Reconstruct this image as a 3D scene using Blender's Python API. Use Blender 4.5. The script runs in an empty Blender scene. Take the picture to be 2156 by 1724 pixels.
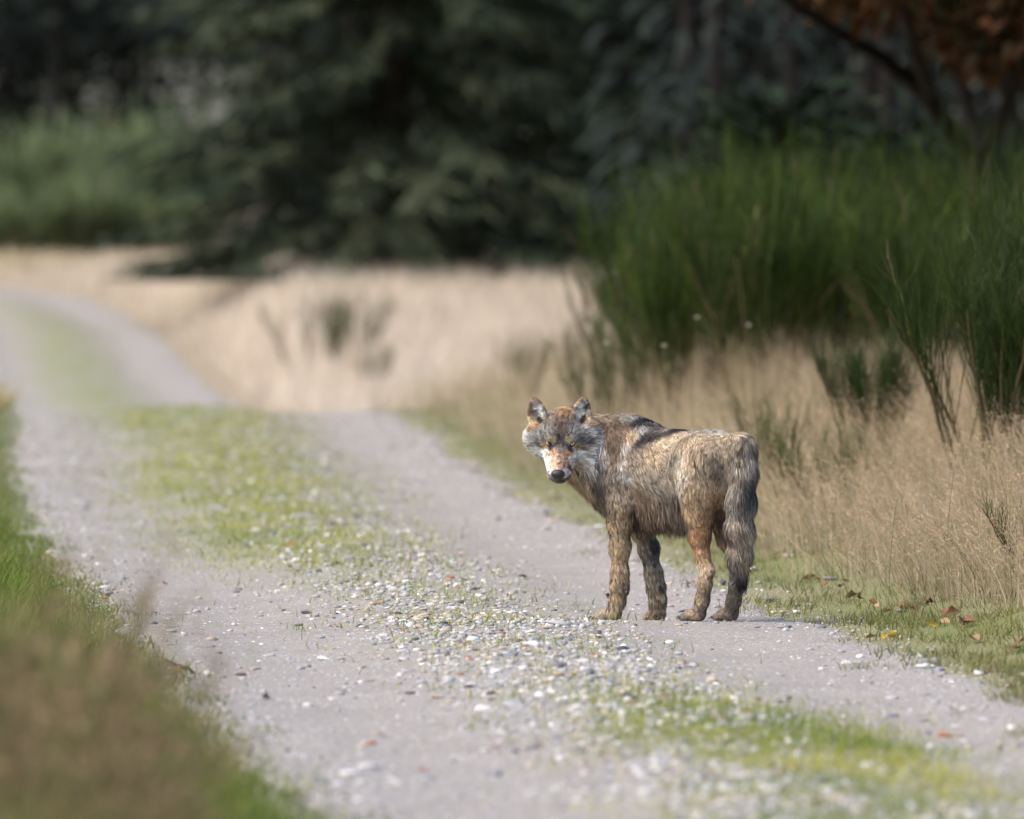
import bpy, math, os
import numpy as np
from mathutils import Vector
from mathutils.kdtree import KDTree

R = math.radians
ONLY = None            # None builds everything

# ------------------------------------------------------------------ camera, world, sun, exposure
scene = bpy.context.scene
COL = scene.collection
CAM_H, F_PX, HORIZON = 1.5, 280.0 / 36.0 * 2156.0, 471.0      # pixels of a 2156 x 1724 picture
cam_data = bpy.data.cameras.new("camera")
cam = bpy.data.objects.new("camera", cam_data)
COL.objects.link(cam)
cam.location = (0, 0, CAM_H)
cam.rotation_euler = (R(90) - math.atan((862 - HORIZON) / F_PX), 0, 0)
cam_data.lens, cam_data.sensor_width = 280.0, 36.0
cam_data.clip_start, cam_data.clip_end = 0.5, 3000
cam_data.dof.use_dof = True
cam_data.dof.focus_distance = 30.0
cam_data.dof.aperture_fstop = 3.2
scene.camera = cam

SUN_AZ, SUN_EL = R(-112), R(50)          # azimuth of the sun seen from above, from +Y towards +X
world = bpy.data.worlds.new("World")
scene.world = world
world.use_nodes = True
wn = world.node_tree.nodes
wl = world.node_tree.links
wn.clear()
wo = wn.new("ShaderNodeOutputWorld")
bg = wn.new("ShaderNodeBackground")
sky = wn.new("ShaderNodeTexSky")
sky.sky_type = 'NISHITA'
sky.sun_disc = False
sky.sun_elevation = SUN_EL
sky.sun_rotation = SUN_AZ
sky.air_density, sky.dust_density, sky.ozone_density = 1.0, 3.0, 0.8
bg.inputs["Strength"].default_value = 0.15
wl.new(sky.outputs[0], bg.inputs[0])
wl.new(bg.outputs[0], wo.inputs[0])
sd = bpy.data.lights.new("sun", 'SUN')
sd.energy, sd.angle, sd.color = 1.25, R(35), (1.0, 0.96, 0.91)
sun = bpy.data.objects.new("sun", sd)
COL.objects.link(sun)
to_sun = Vector((math.sin(SUN_AZ) * math.cos(SUN_EL), math.cos(SUN_AZ) * math.cos(SUN_EL), math.sin(SUN_EL)))
sun.rotation_euler = to_sun.to_track_quat('Z', 'Y').to_euler()
sun.location = (-8, 30, 20)
vs = scene.view_settings
vs.view_transform, vs.look, vs.gamma, vs.exposure = 'Standard', 'None', 1.0, 1.0
vs.use_curve_mapping = False
scene.cycles.use_denoising = True
scene.cycles.max_bounces = 4
scene.cycles.diffuse_bounces = 2
scene.cycles.transparent_max_bounces = 4

# ------------------------------------------------------------------ helpers
def want(k):
    return ONLY is None or k in ONLY

def lin(c):
    c = np.asarray(c, float) / 255.0
    return np.where(c <= 0.04045, c / 12.92, ((c + 0.055) / 1.055) ** 2.4)

def tag(o, label=None, cat=None, group=None, kind=None):
    if label: o["label"] = label
    if cat: o["category"] = cat
    if group: o["group"] = group
    if kind: o["kind"] = kind
    return o

def link(name, data, parent=None, loc=None):
    o = bpy.data.objects.new(name, data)
    COL.objects.link(o)
    if parent: o.parent = parent
    if loc is not None: o.location = loc
    return o

def empty(name, loc, rz=0.0):
    o = bpy.data.objects.new(name, None)
    COL.objects.link(o)
    o.location = loc
    o.rotation_euler = (0, 0, rz)
    o.empty_display_size = 0.1
    return o

def make_mesh(name, V, polys, mat, col=None, smooth=False, attrs=None):
    """polys: list of int arrays, each (n,3) or (n,4)"""
    V = np.ascontiguousarray(V, np.float32)
    if not isinstance(polys, (list, tuple)): polys = [polys]
    me = bpy.data.meshes.new(name)
    loops = np.concatenate([p.reshape(-1) for p in polys]).astype(np.int32)
    tot = np.concatenate([np.full(len(p), p.shape[1], np.int32) for p in polys])
    start = np.concatenate([[0], np.cumsum(tot)[:-1]]).astype(np.int32)
    me.vertices.add(len(V)); me.vertices.foreach_set("co", V.reshape(-1))
    me.loops.add(len(loops)); me.loops.foreach_set("vertex_index", loops)
    me.polygons.add(len(tot)); me.polygons.foreach_set("loop_start", start)
    me.polygons.foreach_set("loop_total", tot)
    if smooth: me.polygons.foreach_set("use_smooth", np.ones(len(tot), bool))
    if col is not None:
        a = me.color_attributes.new("col", 'FLOAT_COLOR', 'POINT')
        c4 = np.ones((len(V), 4), np.float32); c4[:, :3] = col
        a.data.foreach_set("color", c4.reshape(-1))
    for k, v in (attrs or {}).items():
        a = me.attributes.new(k, 'FLOAT', 'POINT')
        a.data.foreach_set("value", np.ascontiguousarray(v, np.float32))
    me.update(calc_edges=True)
    me.validate()
    if mat: me.materials.append(mat)
    return me

def ribbons(P, W, side, col):
    """P (N,K,3) points, W (N,K) widths, side (N,3), col (N,K,3) -> verts, quads, colours"""
    N, K = P.shape[:2]
    off = side[:, None, :] * W[:, :, None] * 0.5
    V = np.stack([P - off, P + off], 2).reshape(-1, 3)
    C = np.repeat(col.reshape(-1, 3), 2, 0)
    b = (np.arange(N)[:, None] * K + np.arange(K - 1)[None]).reshape(-1) * 2
    return V, np.stack([b, b + 1, b + 3, b + 2], 1), C

def join(parts):
    Vs, Ps, Cs, o = [], {3: [], 4: []}, [], 0
    for V, P, C in parts:
        Vs.append(V); Cs.append(C)
        for p in (P if isinstance(P, list) else [P]):
            if len(p): Ps[p.shape[1]].append(p + o)
        o += len(V)
    polys = [np.concatenate(Ps[k]) for k in (3, 4) if Ps[k]]
    return np.concatenate(Vs), polys, np.concatenate(Cs)

def unit(v):
    return v / np.maximum(np.linalg.norm(v, axis=-1, keepdims=True), 1e-9)

def tube(pts, rad, seg=7, col=(0.1, 0.08, 0.06)):
    pts = np.asarray(pts, float); rad = np.asarray(rad, float)
    t = unit(np.gradient(pts, axis=0))
    ref = np.where(np.abs(t[:, 2:3]) > 0.9, np.array([[1.0, 0, 0]]), np.array([[0, 0, 1.0]]))
    a = unit(np.cross(t, ref)); b = np.cross(t, a)
    th = np.linspace(0, 2 * math.pi, seg, endpoint=False)
    V = pts[:, None] + rad[:, None, None] * (a[:, None] * np.cos(th)[None, :, None] + b[:, None] * np.sin(th)[None, :, None])
    K = len(pts)
    i = np.arange(K - 1)[:, None] * seg; j = np.arange(seg)[None]; j2 = (j + 1) % seg
    Q = np.stack([i + j, i + j2, i + seg + j2, i + seg + j], -1).reshape(-1, 4)
    V = V.reshape(-1, 3)
    return V, Q, np.tile(np.asarray(col, float), (len(V), 1))

def _hash(i, j, s):
    n = (i * 374761393 + j * 668265263 + s * 974634777) & 0x7fffffff
    n = ((n ^ (n >> 13)) * 1274126177) & 0x7fffffff
    return ((n ^ (n >> 16)) & 0xffff) / 65535.0

def vnoise(x, y, s=0):
    x = np.asarray(x, float); y = np.asarray(y, float)
    xi = np.floor(x).astype(np.int64); yi = np.floor(y).astype(np.int64)
    fx = x - xi; fy = y - yi
    fx = fx * fx * (3 - 2 * fx); fy = fy * fy * (3 - 2 * fy)
    return (_hash(xi, yi, s) * (1 - fx) + _hash(xi + 1, yi, s) * fx) * (1 - fy) + \
           (_hash(xi, yi + 1, s) * (1 - fx) + _hash(xi + 1, yi + 1, s) * fx) * fy

def fbm(x, y, s=0, o=3):
    return sum(vnoise(x * 2 ** k, y * 2 ** k, s + k) * 0.5 ** k for k in range(o)) / (2 - 0.5 ** (o - 1))

def sstep(a, b, x):
    t = np.clip((x - a) / (b - a), 0, 1)
    return t * t * (3 - 2 * t)

# ------------------------------------------------------------------ materials
def new_mat(name):
    m = bpy.data.materials.new(name)
    m.use_nodes = True
    nt = m.node_tree
    b = nt.nodes["Principled BSDF"]
    return m, nt, b

def mat_attr(name, rough=0.7, spec=0.25, trans=0.0, gain=1.0):
    """colour from the 'col' attribute, optionally with light passing through thin leaves"""
    m, nt, b = new_mat(name)
    a = nt.nodes.new("ShaderNodeAttribute"); a.attribute_name = "col"
    b.inputs["Roughness"].default_value = rough
    b.inputs["Specular IOR Level"].default_value = spec
    nt.links.new(a.outputs["Color"], b.inputs["Base Color"])
    if trans > 0:
        t = nt.nodes.new("ShaderNodeBsdfTranslucent")
        mx = nt.nodes.new("ShaderNodeMixShader"); mx.inputs[0].default_value = trans
        nt.links.new(a.outputs["Color"], t.inputs["Color"])
        nt.links.new(b.outputs[0], mx.inputs[1]); nt.links.new(t.outputs[0], mx.inputs[2])
        nt.links.new(mx.outputs[0], nt.nodes["Material Output"].inputs[0])
    return m

def mat_plain(name, c, rough=0.6, spec=0.3, var=0.0, scale=20.0, bump=0.0):
    m, nt, b = new_mat(name)
    b.inputs["Roughness"].default_value = rough
    b.inputs["Specular IOR Level"].default_value = spec
    if var:
        tc = nt.nodes.new("ShaderNodeTexCoord")
        n = nt.nodes.new("ShaderNodeTexNoise"); n.inputs["Scale"].default_value = scale; n.inputs["Detail"].default_value = 5
        oi = nt.nodes.new("ShaderNodeObjectInfo")
        ad = nt.nodes.new("ShaderNodeMath"); ad.operation = 'ADD'
        r = nt.nodes.new("ShaderNodeMapRange")
        r.inputs[1].default_value = 0.5; r.inputs[2].default_value = 1.5
        r.inputs[3].default_value = 1 - var; r.inputs[4].default_value = 1 + var
        mul = nt.nodes.new("ShaderNodeVectorMath"); mul.operation = 'SCALE'
        mul.inputs[0].default_value = c
        nt.links.new(tc.outputs["Object"], n.inputs["Vector"])
        nt.links.new(n.outputs["Fac"], ad.inputs[0]); nt.links.new(oi.outputs["Random"], ad.inputs[1])
        nt.links.new(ad.outputs[0], r.inputs[0]); nt.links.new(r.outputs[0], mul.inputs["Scale"])
        nt.links.new(mul.outputs[0], b.inputs["Base Color"])
        if bump:
            bp = nt.nodes.new("ShaderNodeBump"); bp.inputs["Strength"].default_value = bump; bp.inputs["Distance"].default_value = 0.01
            nt.links.new(n.outputs["Fac"], bp.inputs["Height"]); nt.links.new(bp.outputs[0], b.inputs["Normal"])
    else:
        b.inputs["Base Color"].default_value = (*c, 1)
    return m

M_GRASS = mat_attr("grass_blades", 0.6, 0.2, 0.3)
M_DRY = mat_attr("dry_grass", 0.75, 0.15, 0.25)
M_LEAF = mat_attr("foliage", 0.55, 0.2, 0.2)
M_NEEDLE = mat_attr("needles", 0.8, 0.1)
M_BARK = mat_attr("bark", 0.9, 0.1)
M_STONE = mat_attr("gravel", 0.75, 0.3)

# ------------------------------------------------------------------ terrain
_D = np.arange(0, 420, 0.5)
_cx = np.interp(_D, [0, 20, 24.4, 30, 40, 47.5, 63, 92, 120, 140, 150, 160, 175, 420],
                [2.6, 0.83, 0.37, -0.18, -1.05, -1.55, -2.4, -4.8, -6.9, -9.0, -11.0, -15, -26, -200])
_zb = np.interp(_D, [0, 62, 66, 72, 80, 92, 100, 120, 140, 170, 260, 420],
                [0, 0, -0.03, -0.35, -0.55, -0.53, -0.46, -0.1, 0.20, 0.50, 1.1, 2.2])
_bk = np.interp(_D, [0, 20, 30, 60, 80, 120, 170, 420], [0.3, 0.36, 0.42, 0.45, 0.32, 0.75, 0.05, 0.0])
_k = np.exp(-0.5 * (np.arange(-8, 9) / 3.0) ** 2); _k /= _k.sum()
sm = lambda a: np.convolve(np.pad(a, 8, mode='edge'), _k, 'valid')
_cx, _zb, _bk = sm(_cx), sm(_zb), sm(_bk)
WX, WY = 0.596, 30.03                      # where the wolf stands

def road_c(D): return np.interp(D, _D, _cx)
def half_w(D): return np.interp(D, [0, 20, 35, 65, 420], [1.25, 1.28, 1.3, 1.5, 1.5])

def ground_z(x, D):
    x = np.asarray(x, float); D = np.asarray(D, float)
    e = x - road_c(D)
    hw = half_w(D)
    z = np.interp(D, _D, _zb)
    z = z + np.interp(D, _D, _bk) * sstep(0, 1.7, e - hw - 0.25)
    z = z + 0.16 * sstep(0, 1.2, -e - hw - 0.1)
    near = np.exp(-(((x - WX) / 0.9) ** 2 + ((D - WY) / 0.9) ** 2))
    rut = -0.028 * np.exp(-((np.abs(e) - 0.82) / 0.33) ** 2) + 0.02 * np.exp(-(e / 0.4) ** 2)
    z = z + rut * (1 - near)
    z = z - 0.05 * (D - WY) * near
    off = sstep(0, 0.8, np.abs(e) - hw)
    z = z + (fbm(x * 0.9, D * 0.9, 3) - 0.5) * (0.02 + 0.14 * off) * (1 - near)
    z = z + (fbm(x * 5, D * 3, 7) - 0.5) * 0.014 * (1 - near)
    return z

def gpx(px, py, z=0.0):
    """picture point (2156 wide) on the level z -> x, D"""
    D = (CAM_H - z) * F_PX / (py - HORIZON)
    return (px - 1078) / F_PX * D, D

def grassiness(x, D):
    """0..1: how green the track's surface is at a place"""
    e = x - road_c(D); hw = half_w(D)
    n = fbm(x * 3.0, D * 1.6, 21)
    n2 = fbm(x * 9.0, D * 6.0, 31)
    g = 0.0
    def blob(e0, D0, re, rD, s):
        return s * np.exp(-((e - e0) / re) ** 2 - ((D - D0) / rD) ** 2)
    g = g + blob(-0.15, 47, 0.55, 8.5, 1.25) + blob(-0.2, 61, 0.6, 5, 1.1) + blob(-0.25, 38, 0.5, 3, 0.6)
    g = g + blob(0.2, 23.0, 0.42, 1.9, 1.2) + blob(0.15, 19, 0.5, 2, 0.8)
    g = g + blob(0.0, 30, 0.45, 4.5, 0.33) + blob(0, 100, 0.6, 40, 1.0)
    g = g + 1.5 * sstep(-0.12, 0.45, np.abs(e) - hw - 0.25 * (n - 0.5))
    g = g * (0.25 + 1.5 * n) + (n2 - 0.5) * 0.7 * (g > 0.05)
    return np.clip(g, 0, 1)

rng = np.random.default_rng(11)

def attr_node(nt, name):
    a = nt.nodes.new("ShaderNodeAttribute"); a.attribute_name = name
    return a

def mix_col(nt, fac, a, b):
    m = nt.nodes.new("ShaderNodeMix"); m.data_type = 'RGBA'
    if isinstance(fac, float): m.inputs[0].default_value = fac
    else: nt.links.new(fac, m.inputs[0])
    for k, v in ((6, a), (7, b)):
        if isinstance(v, tuple): m.inputs[k].default_value = (*v, 1)
        else: nt.links.new(v, m.inputs[k])
    return m.outputs[2]

def noise(nt, scale, detail=4, rough=0.6, stretch=None):
    tc = nt.nodes.new("ShaderNodeTexCoord")
    n = nt.nodes.new("ShaderNodeTexNoise")
    n.inputs["Scale"].default_value = scale; n.inputs["Detail"].default_value = detail; n.inputs["Roughness"].default_value = rough
    nt.links.new(tc.outputs["Object"], n.inputs["Vector"])
    return n.outputs["Fac"]

def ramp(nt, src, lo, hi):
    r = nt.nodes.new("ShaderNodeMapRange"); r.interpolation_type = 'SMOOTHSTEP'
    r.inputs[1].default_value = lo; r.inputs[2].default_value = hi
    nt.links.new(src, r.inputs[0])
    return r.outputs[0]

def ground_material():
    m, nt, b = new_mat("heath_soil")
    b.inputs["Roughness"].default_value = 0.95; b.inputs["Specular IOR Level"].default_value = 0.1
    c1 = mix_col(nt, ramp(nt, noise(nt, 1.3), 0.35, 0.65), (0.46, 0.37, 0.27), (0.33, 0.28, 0.18))
    c2 = mix_col(nt, ramp(nt, noise(nt, 40, 6), 0.3, 0.7), (0.22, 0.17, 0.12), c1)
    g = attr_node(nt, "green")
    c3 = mix_col(nt, g.outputs["Fac"], c2, (0.13, 0.16, 0.045))
    nt.links.new(c3, b.inputs["Base Color"])
    return m

def track_material():
    m, nt, b = new_mat("track_gravel")
    b.inputs["Roughness"].default_value = 0.85; b.inputs["Specular IOR Level"].default_value = 0.25
    base = mix_col(nt, ramp(nt, noise(nt, 2.2, 5), 0.3, 0.7), (0.37, 0.33, 0.29), (0.46, 0.415, 0.37))
    fine = mix_col(nt, ramp(nt, noise(nt, 110, 4, 0.7), 0.36, 0.66), (0.20, 0.175, 0.155), base)
    light = mix_col(nt, ramp(nt, noise(nt, 48, 3, 0.7), 0.55, 0.70), fine, (0.50, 0.475, 0.45))
    g = attr_node(nt, "green")
    gr = mix_col(nt, ramp(nt, noise(nt, 25, 4), 0.35, 0.65), (0.14, 0.17, 0.05), (0.26, 0.26, 0.10))
    c = mix_col(nt, g.outputs["Fac"], light, gr)
    nt.links.new(c, b.inputs["Base Color"])
    bp = nt.nodes.new("ShaderNodeBump"); bp.inputs["Strength"].default_value = 0.6; bp.inputs["Distance"].default_value = 0.006
    nt.links.new(noise(nt, 140, 4, 0.7), bp.inputs["Height"]); nt.links.new(bp.outputs[0], b.inputs["Normal"])
    return m

def grid_faces(nr, nc):
    i = np.arange(nr - 1)[:, None] * nc; j = np.arange(nc - 1)[None]
    return np.stack([i + j, i + j + 1, i + nc + j + 1, i + nc + j], -1).reshape(-1, 4)

if want("ground"):
    rows = np.concatenate([np.linspace(-30, 10, 9)[:-1], np.arange(10, 18, 0.5), np.arange(18, 45, 0.14), np.arange(45, 75, 0.3),
                           np.arange(75, 180, 1.2), np.arange(180, 420, 8), [420, 600, 1000, 2000]])
    cols = np.concatenate([[-1500, -600, -250, -120, -60, -35, -22], np.arange(-16, -6, 0.8), np.arange(-6, 5.5, 0.11),
                           np.arange(5.5, 16, 0.8), [22, 35, 60, 120, 250, 600, 1500]])
    Dg, Xg = np.meshgrid(rows, cols, indexing='ij')
    Zg = ground_z(Xg, np.clip(Dg, 0, 419))
    ee = np.abs(Xg - road_c(Dg)) - half_w(Dg)
    Zg = Zg - 0.05 * (1 - sstep(-0.12, 0.02, ee)) * (Dg < 176)     # the bed of the track lies under its gravel
    V = np.stack([Xg, Dg, Zg], -1).reshape(-1, 3)
    eg = (Xg - road_c(Dg))
    green = np.clip(1 - np.abs(np.abs(eg) - 1.7) / 1.1, 0, 1) * (0.4 + 0.6 * fbm(Xg * 2, Dg, 9)) * (Dg < 75)
    green = np.maximum(green, 0.7 * (eg < -1.3) * (Dg < 60))
    me = make_mesh("ground", V, grid_faces(len(rows), len(cols)), ground_material(), smooth=True, attrs={"green": green.reshape(-1)})
    tag(link("ground", me), kind="structure")
    # the track, a strip along its own line
    t = np.concatenate([np.arange(6, 18, 0.3), np.arange(18, 45, 0.10), np.arange(45, 70, 0.2), np.arange(70, 176, 0.8)])
    c = np.stack([road_c(t), t], -1)
    tan = unit(np.gradient(c, axis=0)); nrm = np.stack([tan[:, 1], -tan[:, 0]], -1)
    nl = 71
    lat = np.linspace(-1, 1, nl)
    wl_ = half_w(t) + 0.34 * (fbm(t * 1.1, t * 0 + 3, 41) - 0.45); wr_ = half_w(t) + 0.34 * (fbm(t * 1.1, t * 0 + 9, 43) - 0.45)
    L = np.where(lat[None] < 0, lat[None] * wl_[:, None], lat[None] * wr_[:, None])
    P = c[:, None] + nrm[:, None] * L[..., None]
    Z = ground_z(P[..., 0], P[..., 1]) + 0.004
    edge = np.abs(lat) > 0.985
    Z = Z - 0.02 * edge[None]
    V = np.concatenate([P, Z[..., None]], -1).reshape(-1, 3)
    gr = grassiness(P[..., 0], P[..., 1]).reshape(-1)
    me = make_mesh("gravel_track", V, grid_faces(len(t), nl), track_material(), smooth=True, attrs={"green": gr * 0.75})
    tag(link("gravel_track", me), kind="structure")

# ------------------------------------------------------------------ the wolf
def surface_nets(F, origin, h):
    s = F < 0
    nx, ny, nz = F.shape
    c = np.zeros((nx - 1, ny - 1, nz - 1), np.uint8)
    for dx in (0, 1):
        for dy in (0, 1):
            for dz in (0, 1):
                c += s[dx:nx - 1 + dx, dy:ny - 1 + dy, dz:nz - 1 + dz]
    act = (c > 0) & (c < 8)
    I, J, K = np.nonzero(act)
    idx = -np.ones(act.shape, np.int64); idx[I, J, K] = np.arange(len(I))
    acc = np.zeros((len(I), 3)); cnt = np.zeros(len(I))
    corners = [(a, b, d) for a in (0, 1) for b in (0, 1) for d in (0, 1)]
    for a in corners:
        for ax in range(3):
            if a[ax]: continue
            b = list(a); b[ax] = 1
            fa = F[I + a[0], J + a[1], K + a[2]]; fb = F[I + b[0], J + b[1], K + b[2]]
            m = (fa < 0) != (fb < 0)
            t = np.where(m, fa / np.where(m, fa - fb, 1), 0)
            p = np.tile(np.array(a, float), (len(I), 1)); p[:, ax] += t
            acc += p * m[:, None]; cnt += m
    V = (np.stack([I, J, K], -1) + acc / cnt[:, None]) * h + origin
    quads = []
    for ax in range(3):
        o1, o2 = [(1, 2), (2, 0), (0, 1)][ax]
        n = list(F.shape); n[ax] -= 1
        sa = [slice(0, None)] * 3; sb = [slice(0, None)] * 3
        sa[ax] = slice(0, F.shape[ax] - 1); sb[ax] = slice(1, None)
        A = s[tuple(sa)]; B = s[tuple(sb)]
        e = np.nonzero(A != B)
        g = np.stack(e, -1)
        ok = (g[:, o1] > 0) & (g[:, o2] > 0) & (g[:, o1] < F.shape[o1] - 1) & (g[:, o2] < F.shape[o2] - 1)
        g = g[ok]; flip = ~A[e][ok]
        def cell(d1, d2):
            q = g.copy(); q[:, o1] -= d1; q[:, o2] -= d2
            return idx[q[:, 0], q[:, 1], q[:, 2]]
        q = np.stack([cell(1, 1), cell(0, 1), cell(0, 0), cell(1, 0)], -1)
        q[flip] = q[flip][:, ::-1]
        quads.append(q)
    return V, np.concatenate(quads)

PXM = 1716.0                                  # picture pixels per metre in the close view of the wolf
PHI = R(52)
SV = np.array([-math.cos(PHI), math.sin(PHI), 0.0])      # heading of the body
TV = np.array([-math.sin(PHI), -math.cos(PHI), 0.0])     # its left side
ZV = np.array([0, 0, 1.0])

def wpt(u, v, t=None, Y=None):
    X = (u - 1100) / PXM
    if Y is None:
        s = -(X + math.sin(PHI) * t) / math.cos(PHI)
        Y = math.sin(PHI) * s - math.cos(PHI) * t
    return np.array([X, Y, (1605 - v) / PXM - 0.05 * Y])

def bod(s, t, z): return SV * s + TV * t + ZV * z

# head frame
PITCH, YAW = R(43), R(8)
HF = np.array([-math.sin(YAW) * math.cos(PITCH), -math.cos(YAW) * math.cos(PITCH), -math.sin(PITCH)])
HN = np.array([-math.sin(YAW) * math.sin(PITCH), -math.cos(YAW) * math.sin(PITCH), math.cos(PITCH)])
HX = np.cross(HN, HF) * 1.0
if HX[0] < 0: HX = -HX
HE = wpt(394, 450, Y=0.07)
def hd(x, f, n): return HE + (HX * x + HF * f + HN * n) * 0.01
HAX = np.stack([HX, HF, HN])
BAX = np.stack([SV, TV, ZV])

prims = []      # dicts: kind, params, k (blend), flow, len, lift
def ell(c, r, ax, k=0.05, flow=None, ln=0.03, lift=0.3, sub=False, clump=0.35, taper=0.0):
    prims.append(dict(kind='e', c=np.asarray(c), r=np.asarray(r, float), ax=ax, k=k, flow=flow, ln=ln, lift=lift, sub=sub, clump=clump, taper=taper))
def cone(a, b, ra, rb, k=0.03, flow=None, ln=0.02, lift=0.3, clump=0.35):
    if flow is None: flow = unit(np.asarray(b) - np.asarray(a))
    prims.append(dict(kind='c', a=np.asarray(a), b=np.asarray(b), ra=ra, rb=rb, k=k, flow=flow, ln=ln, lift=lift, sub=False, clump=clump))
def chain(pts, rads, **kw):
    for i in range(len(pts) - 1): cone(pts[i], pts[i + 1], rads[i], rads[i + 1], **kw)

def sdf(p, P):
    if p['kind'] == 'e':
        q = (P - p['c']) @ p['ax'].T
        if p['taper']:
            q = q / np.stack([np.clip(1 - p['taper'] * q[..., 2] / p['r'][2], 0.25, 2)] * 2 + [np.ones(q.shape[:-1])], -1)
        k0 = np.linalg.norm(q / p['r'], axis=-1); k1 = np.linalg.norm(q / p['r'] ** 2, axis=-1)
        return k0 * (k0 - 1) / np.maximum(k1, 1e-6)
    ba = p['b'] - p['a']; pa = P - p['a']
    h = np.clip(pa @ ba / (ba @ ba), 0, 1)
    return np.linalg.norm(pa - h[..., None] * ba, axis=-1) - (p['ra'] + (p['rb'] - p['ra']) * h)

def bounds(p, m):
    if p['kind'] == 'e':
        r = p['r'].max() * (1 + p['taper']); return p['c'] - r - m, p['c'] + r + m
    r = max(p['ra'], p['rb'])
    return np.minimum(p['a'], p['b']) - r - m, np.maximum(p['a'], p['b']) + r + m

def define_wolf():
    back = unit(-SV * 0.9 - ZV * 0.35)
    down = unit(-SV * 0.35 - ZV * 0.9)
    # trunk
    ell(bod(-0.27, 0, 0.600), (0.125, 0.108, 0.122), BAX, 0.06, back, 0.038, 0.3)
    ell(bod(-0.34, 0, 0.560), (0.08, 0.085, 0.11), BAX, 0.05, unit(-ZV - SV * 0.1), 0.04, 0.3)
    ell(bod(-0.10, 0, 0.590), (0.21, 0.098, 0.128), BAX, 0.07, back, 0.036, 0.3)
    ell(bod(0.09, 0, 0.560), (0.24, 0.118, 0.160), BAX, 0.07, back, 0.036, 0.3)
    ell(bod(0.24, 0, 0.560), (0.16, 0.116, 0.170), BAX, 0.07, back, 0.05, 0.35)
    ell(bod(0.24, 0, 0.675), (0.17, 0.062, 0.075), BAX, 0.06, back, 0.055, 0.45)
    ell(bod(0.05, 0, 0.470), (0.20, 0.075, 0.070), BAX, 0.05, down, 0.075, 0.15, clump=0.75)
    ell(bod(-0.10, 0, 0.490), (0.12, 0.07, 0.065), BAX, 0.05, down, 0.075, 0.15, clump=0.75)
    ell(bod(0.35, 0.0, 0.530), (0.09, 0.085, 0.12), BAX, 0.06, unit(-ZV - SV * 0.2), 0.055, 0.3)
    # shoulder blades
    for sg in (1, -1):
        ell(bod(0.235, 0.085 * sg, 0.60), (0.075, 0.045, 0.135), BAX, 0.04, unit(-SV * 0.6 - ZV * 0.8), 0.04, 0.3)
        ell(bod(-0.235, 0.075 * sg, 0.575), (0.105, 0.055, 0.12), BAX, 0.05, unit(-SV * 0.5 - ZV * 0.85), 0.036, 0.3)
    # neck, turning towards the animal's left
    n0, n1, n2 = bod(0.30, 0, 0.625), np.array([-0.285, 0.235, 0.640]), hd(0, -10.5, -3.8)
    nf = unit(n0 - n2)
    chain([n0, n1, n2], [0.128, 0.110, 0.085], k=0.06, flow=unit(nf + np.array([0, 0, -0.35])), ln=0.065, lift=0.35)
    cone(np.array([-0.27, 0.20, 0.575]), hd(0, -6, -8), 0.095, 0.06, 0.06, unit(np.array([0.35, 0.1, -1.0])), 0.06, 0.3)
    # skull
    ell(hd(0, -7.2, 0.4), np.array([7.4, 8.0, 6.3]) / 100, HAX, 0.03, unit(-HF + HN * 0.25), 0.017, 0.3)
    for sg in (1, -1):
        ell(hd(3.3 * sg, -2.2, 1.6), np.array([3.6, 3.8, 3.0]) / 100, HAX, 0.025, unit(-HF * 0.8 + HN * 0.7 + HX * 0.2 * sg), 0.014, 0.3)
        ell(hd(6.0 * sg, -5.0, -3.8), np.array([5.6, 6.5, 6.2]) / 100, HAX, 0.035, unit(-HF * 0.75 + HX * 0.75 * sg - HN * 0.15), 0.030, 0.4, clump=0.5)
        ell(hd(9.1 * sg, -7.5, -3.4), np.array([4.6, 5.2, 6.2]) / 100, HAX, 0.035, unit(-HF * 0.55 + HX * 0.95 * sg - HN * 0.10), 0.048, 0.5, clump=0.55)
        ell(hd(3.3 * sg, 1.8, -4.6), np.array([2.6, 5.0, 3.0]) / 100, HAX, 0.03, unit(-HF + HX * 0.5 * sg - HN * 0.1), 0.02, 0.3)
    # muzzle and jaw
    cone(hd(0, -1, -1.9), hd(0, 12.3, -3.4), 0.040, 0.0255, 0.03, unit(-HF + HN * 0.2), 0.009, 0.2)
    for sg in (1, -1):
        cone(hd(2.5 * sg, 1.5, -4.4), hd(1.75 * sg, 11.3, -4.9), 0.036, 0.0262, 0.02, unit(-HF + HX * 0.4 * sg), 0.009, 0.2)
    cone(hd(0, -3, -7.6), hd(0, 10.8, -7.2), 0.042, 0.019, 0.02, unit(-HF - HN * 0.5), 0.022, 0.3)
    # ears: thick shells hollowed towards the camera
    for sg, tipu, tipv, bu, bv in ((-1, 217, 146, 252, 305), (1, 548, 142, 520, 300)):
        base = wpt(bu, bv, Y=HE[1] + 0.045); tip = wpt(tipu, tipv, Y=HE[1] + 0.055)
        n = unit(tip - base); fw = unit(np.array([0.28 * sg, -1.0, 0.15])); fw = unit(fw - n * (fw @ n)); sd_ = np.cross(fw, n)
        ax = np.stack([sd_, fw, n])
        h = np.linalg.norm(tip - base)
        mid = base + n * h * 0.36
        ell(mid, (0.0375, 0.021, h * 0.655), ax, 0.012, n, 0.006, 0.15, taper=0.26, clump=0.1)
        ell(mid + fw * 0.0200 - n * 0.004, (0.0295, 0.0185, h * 0.55), ax, 0.006, unit(n * 0.6 + sd_ * (-0.5 * sg)), 0.014, 0.4, sub=True, taper=0.26)
    # fore legs
    fl = [wpt(800, 690, 0.09), wpt(795, 850, 0.10), wpt(778, 960, 0.10), wpt(778, 1120, 0.10), wpt(777, 1290, 0.10), wpt(777, 1370, 0.10), wpt(762, 1470, 0.10), wpt(738, 1545, 0.10)]
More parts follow.
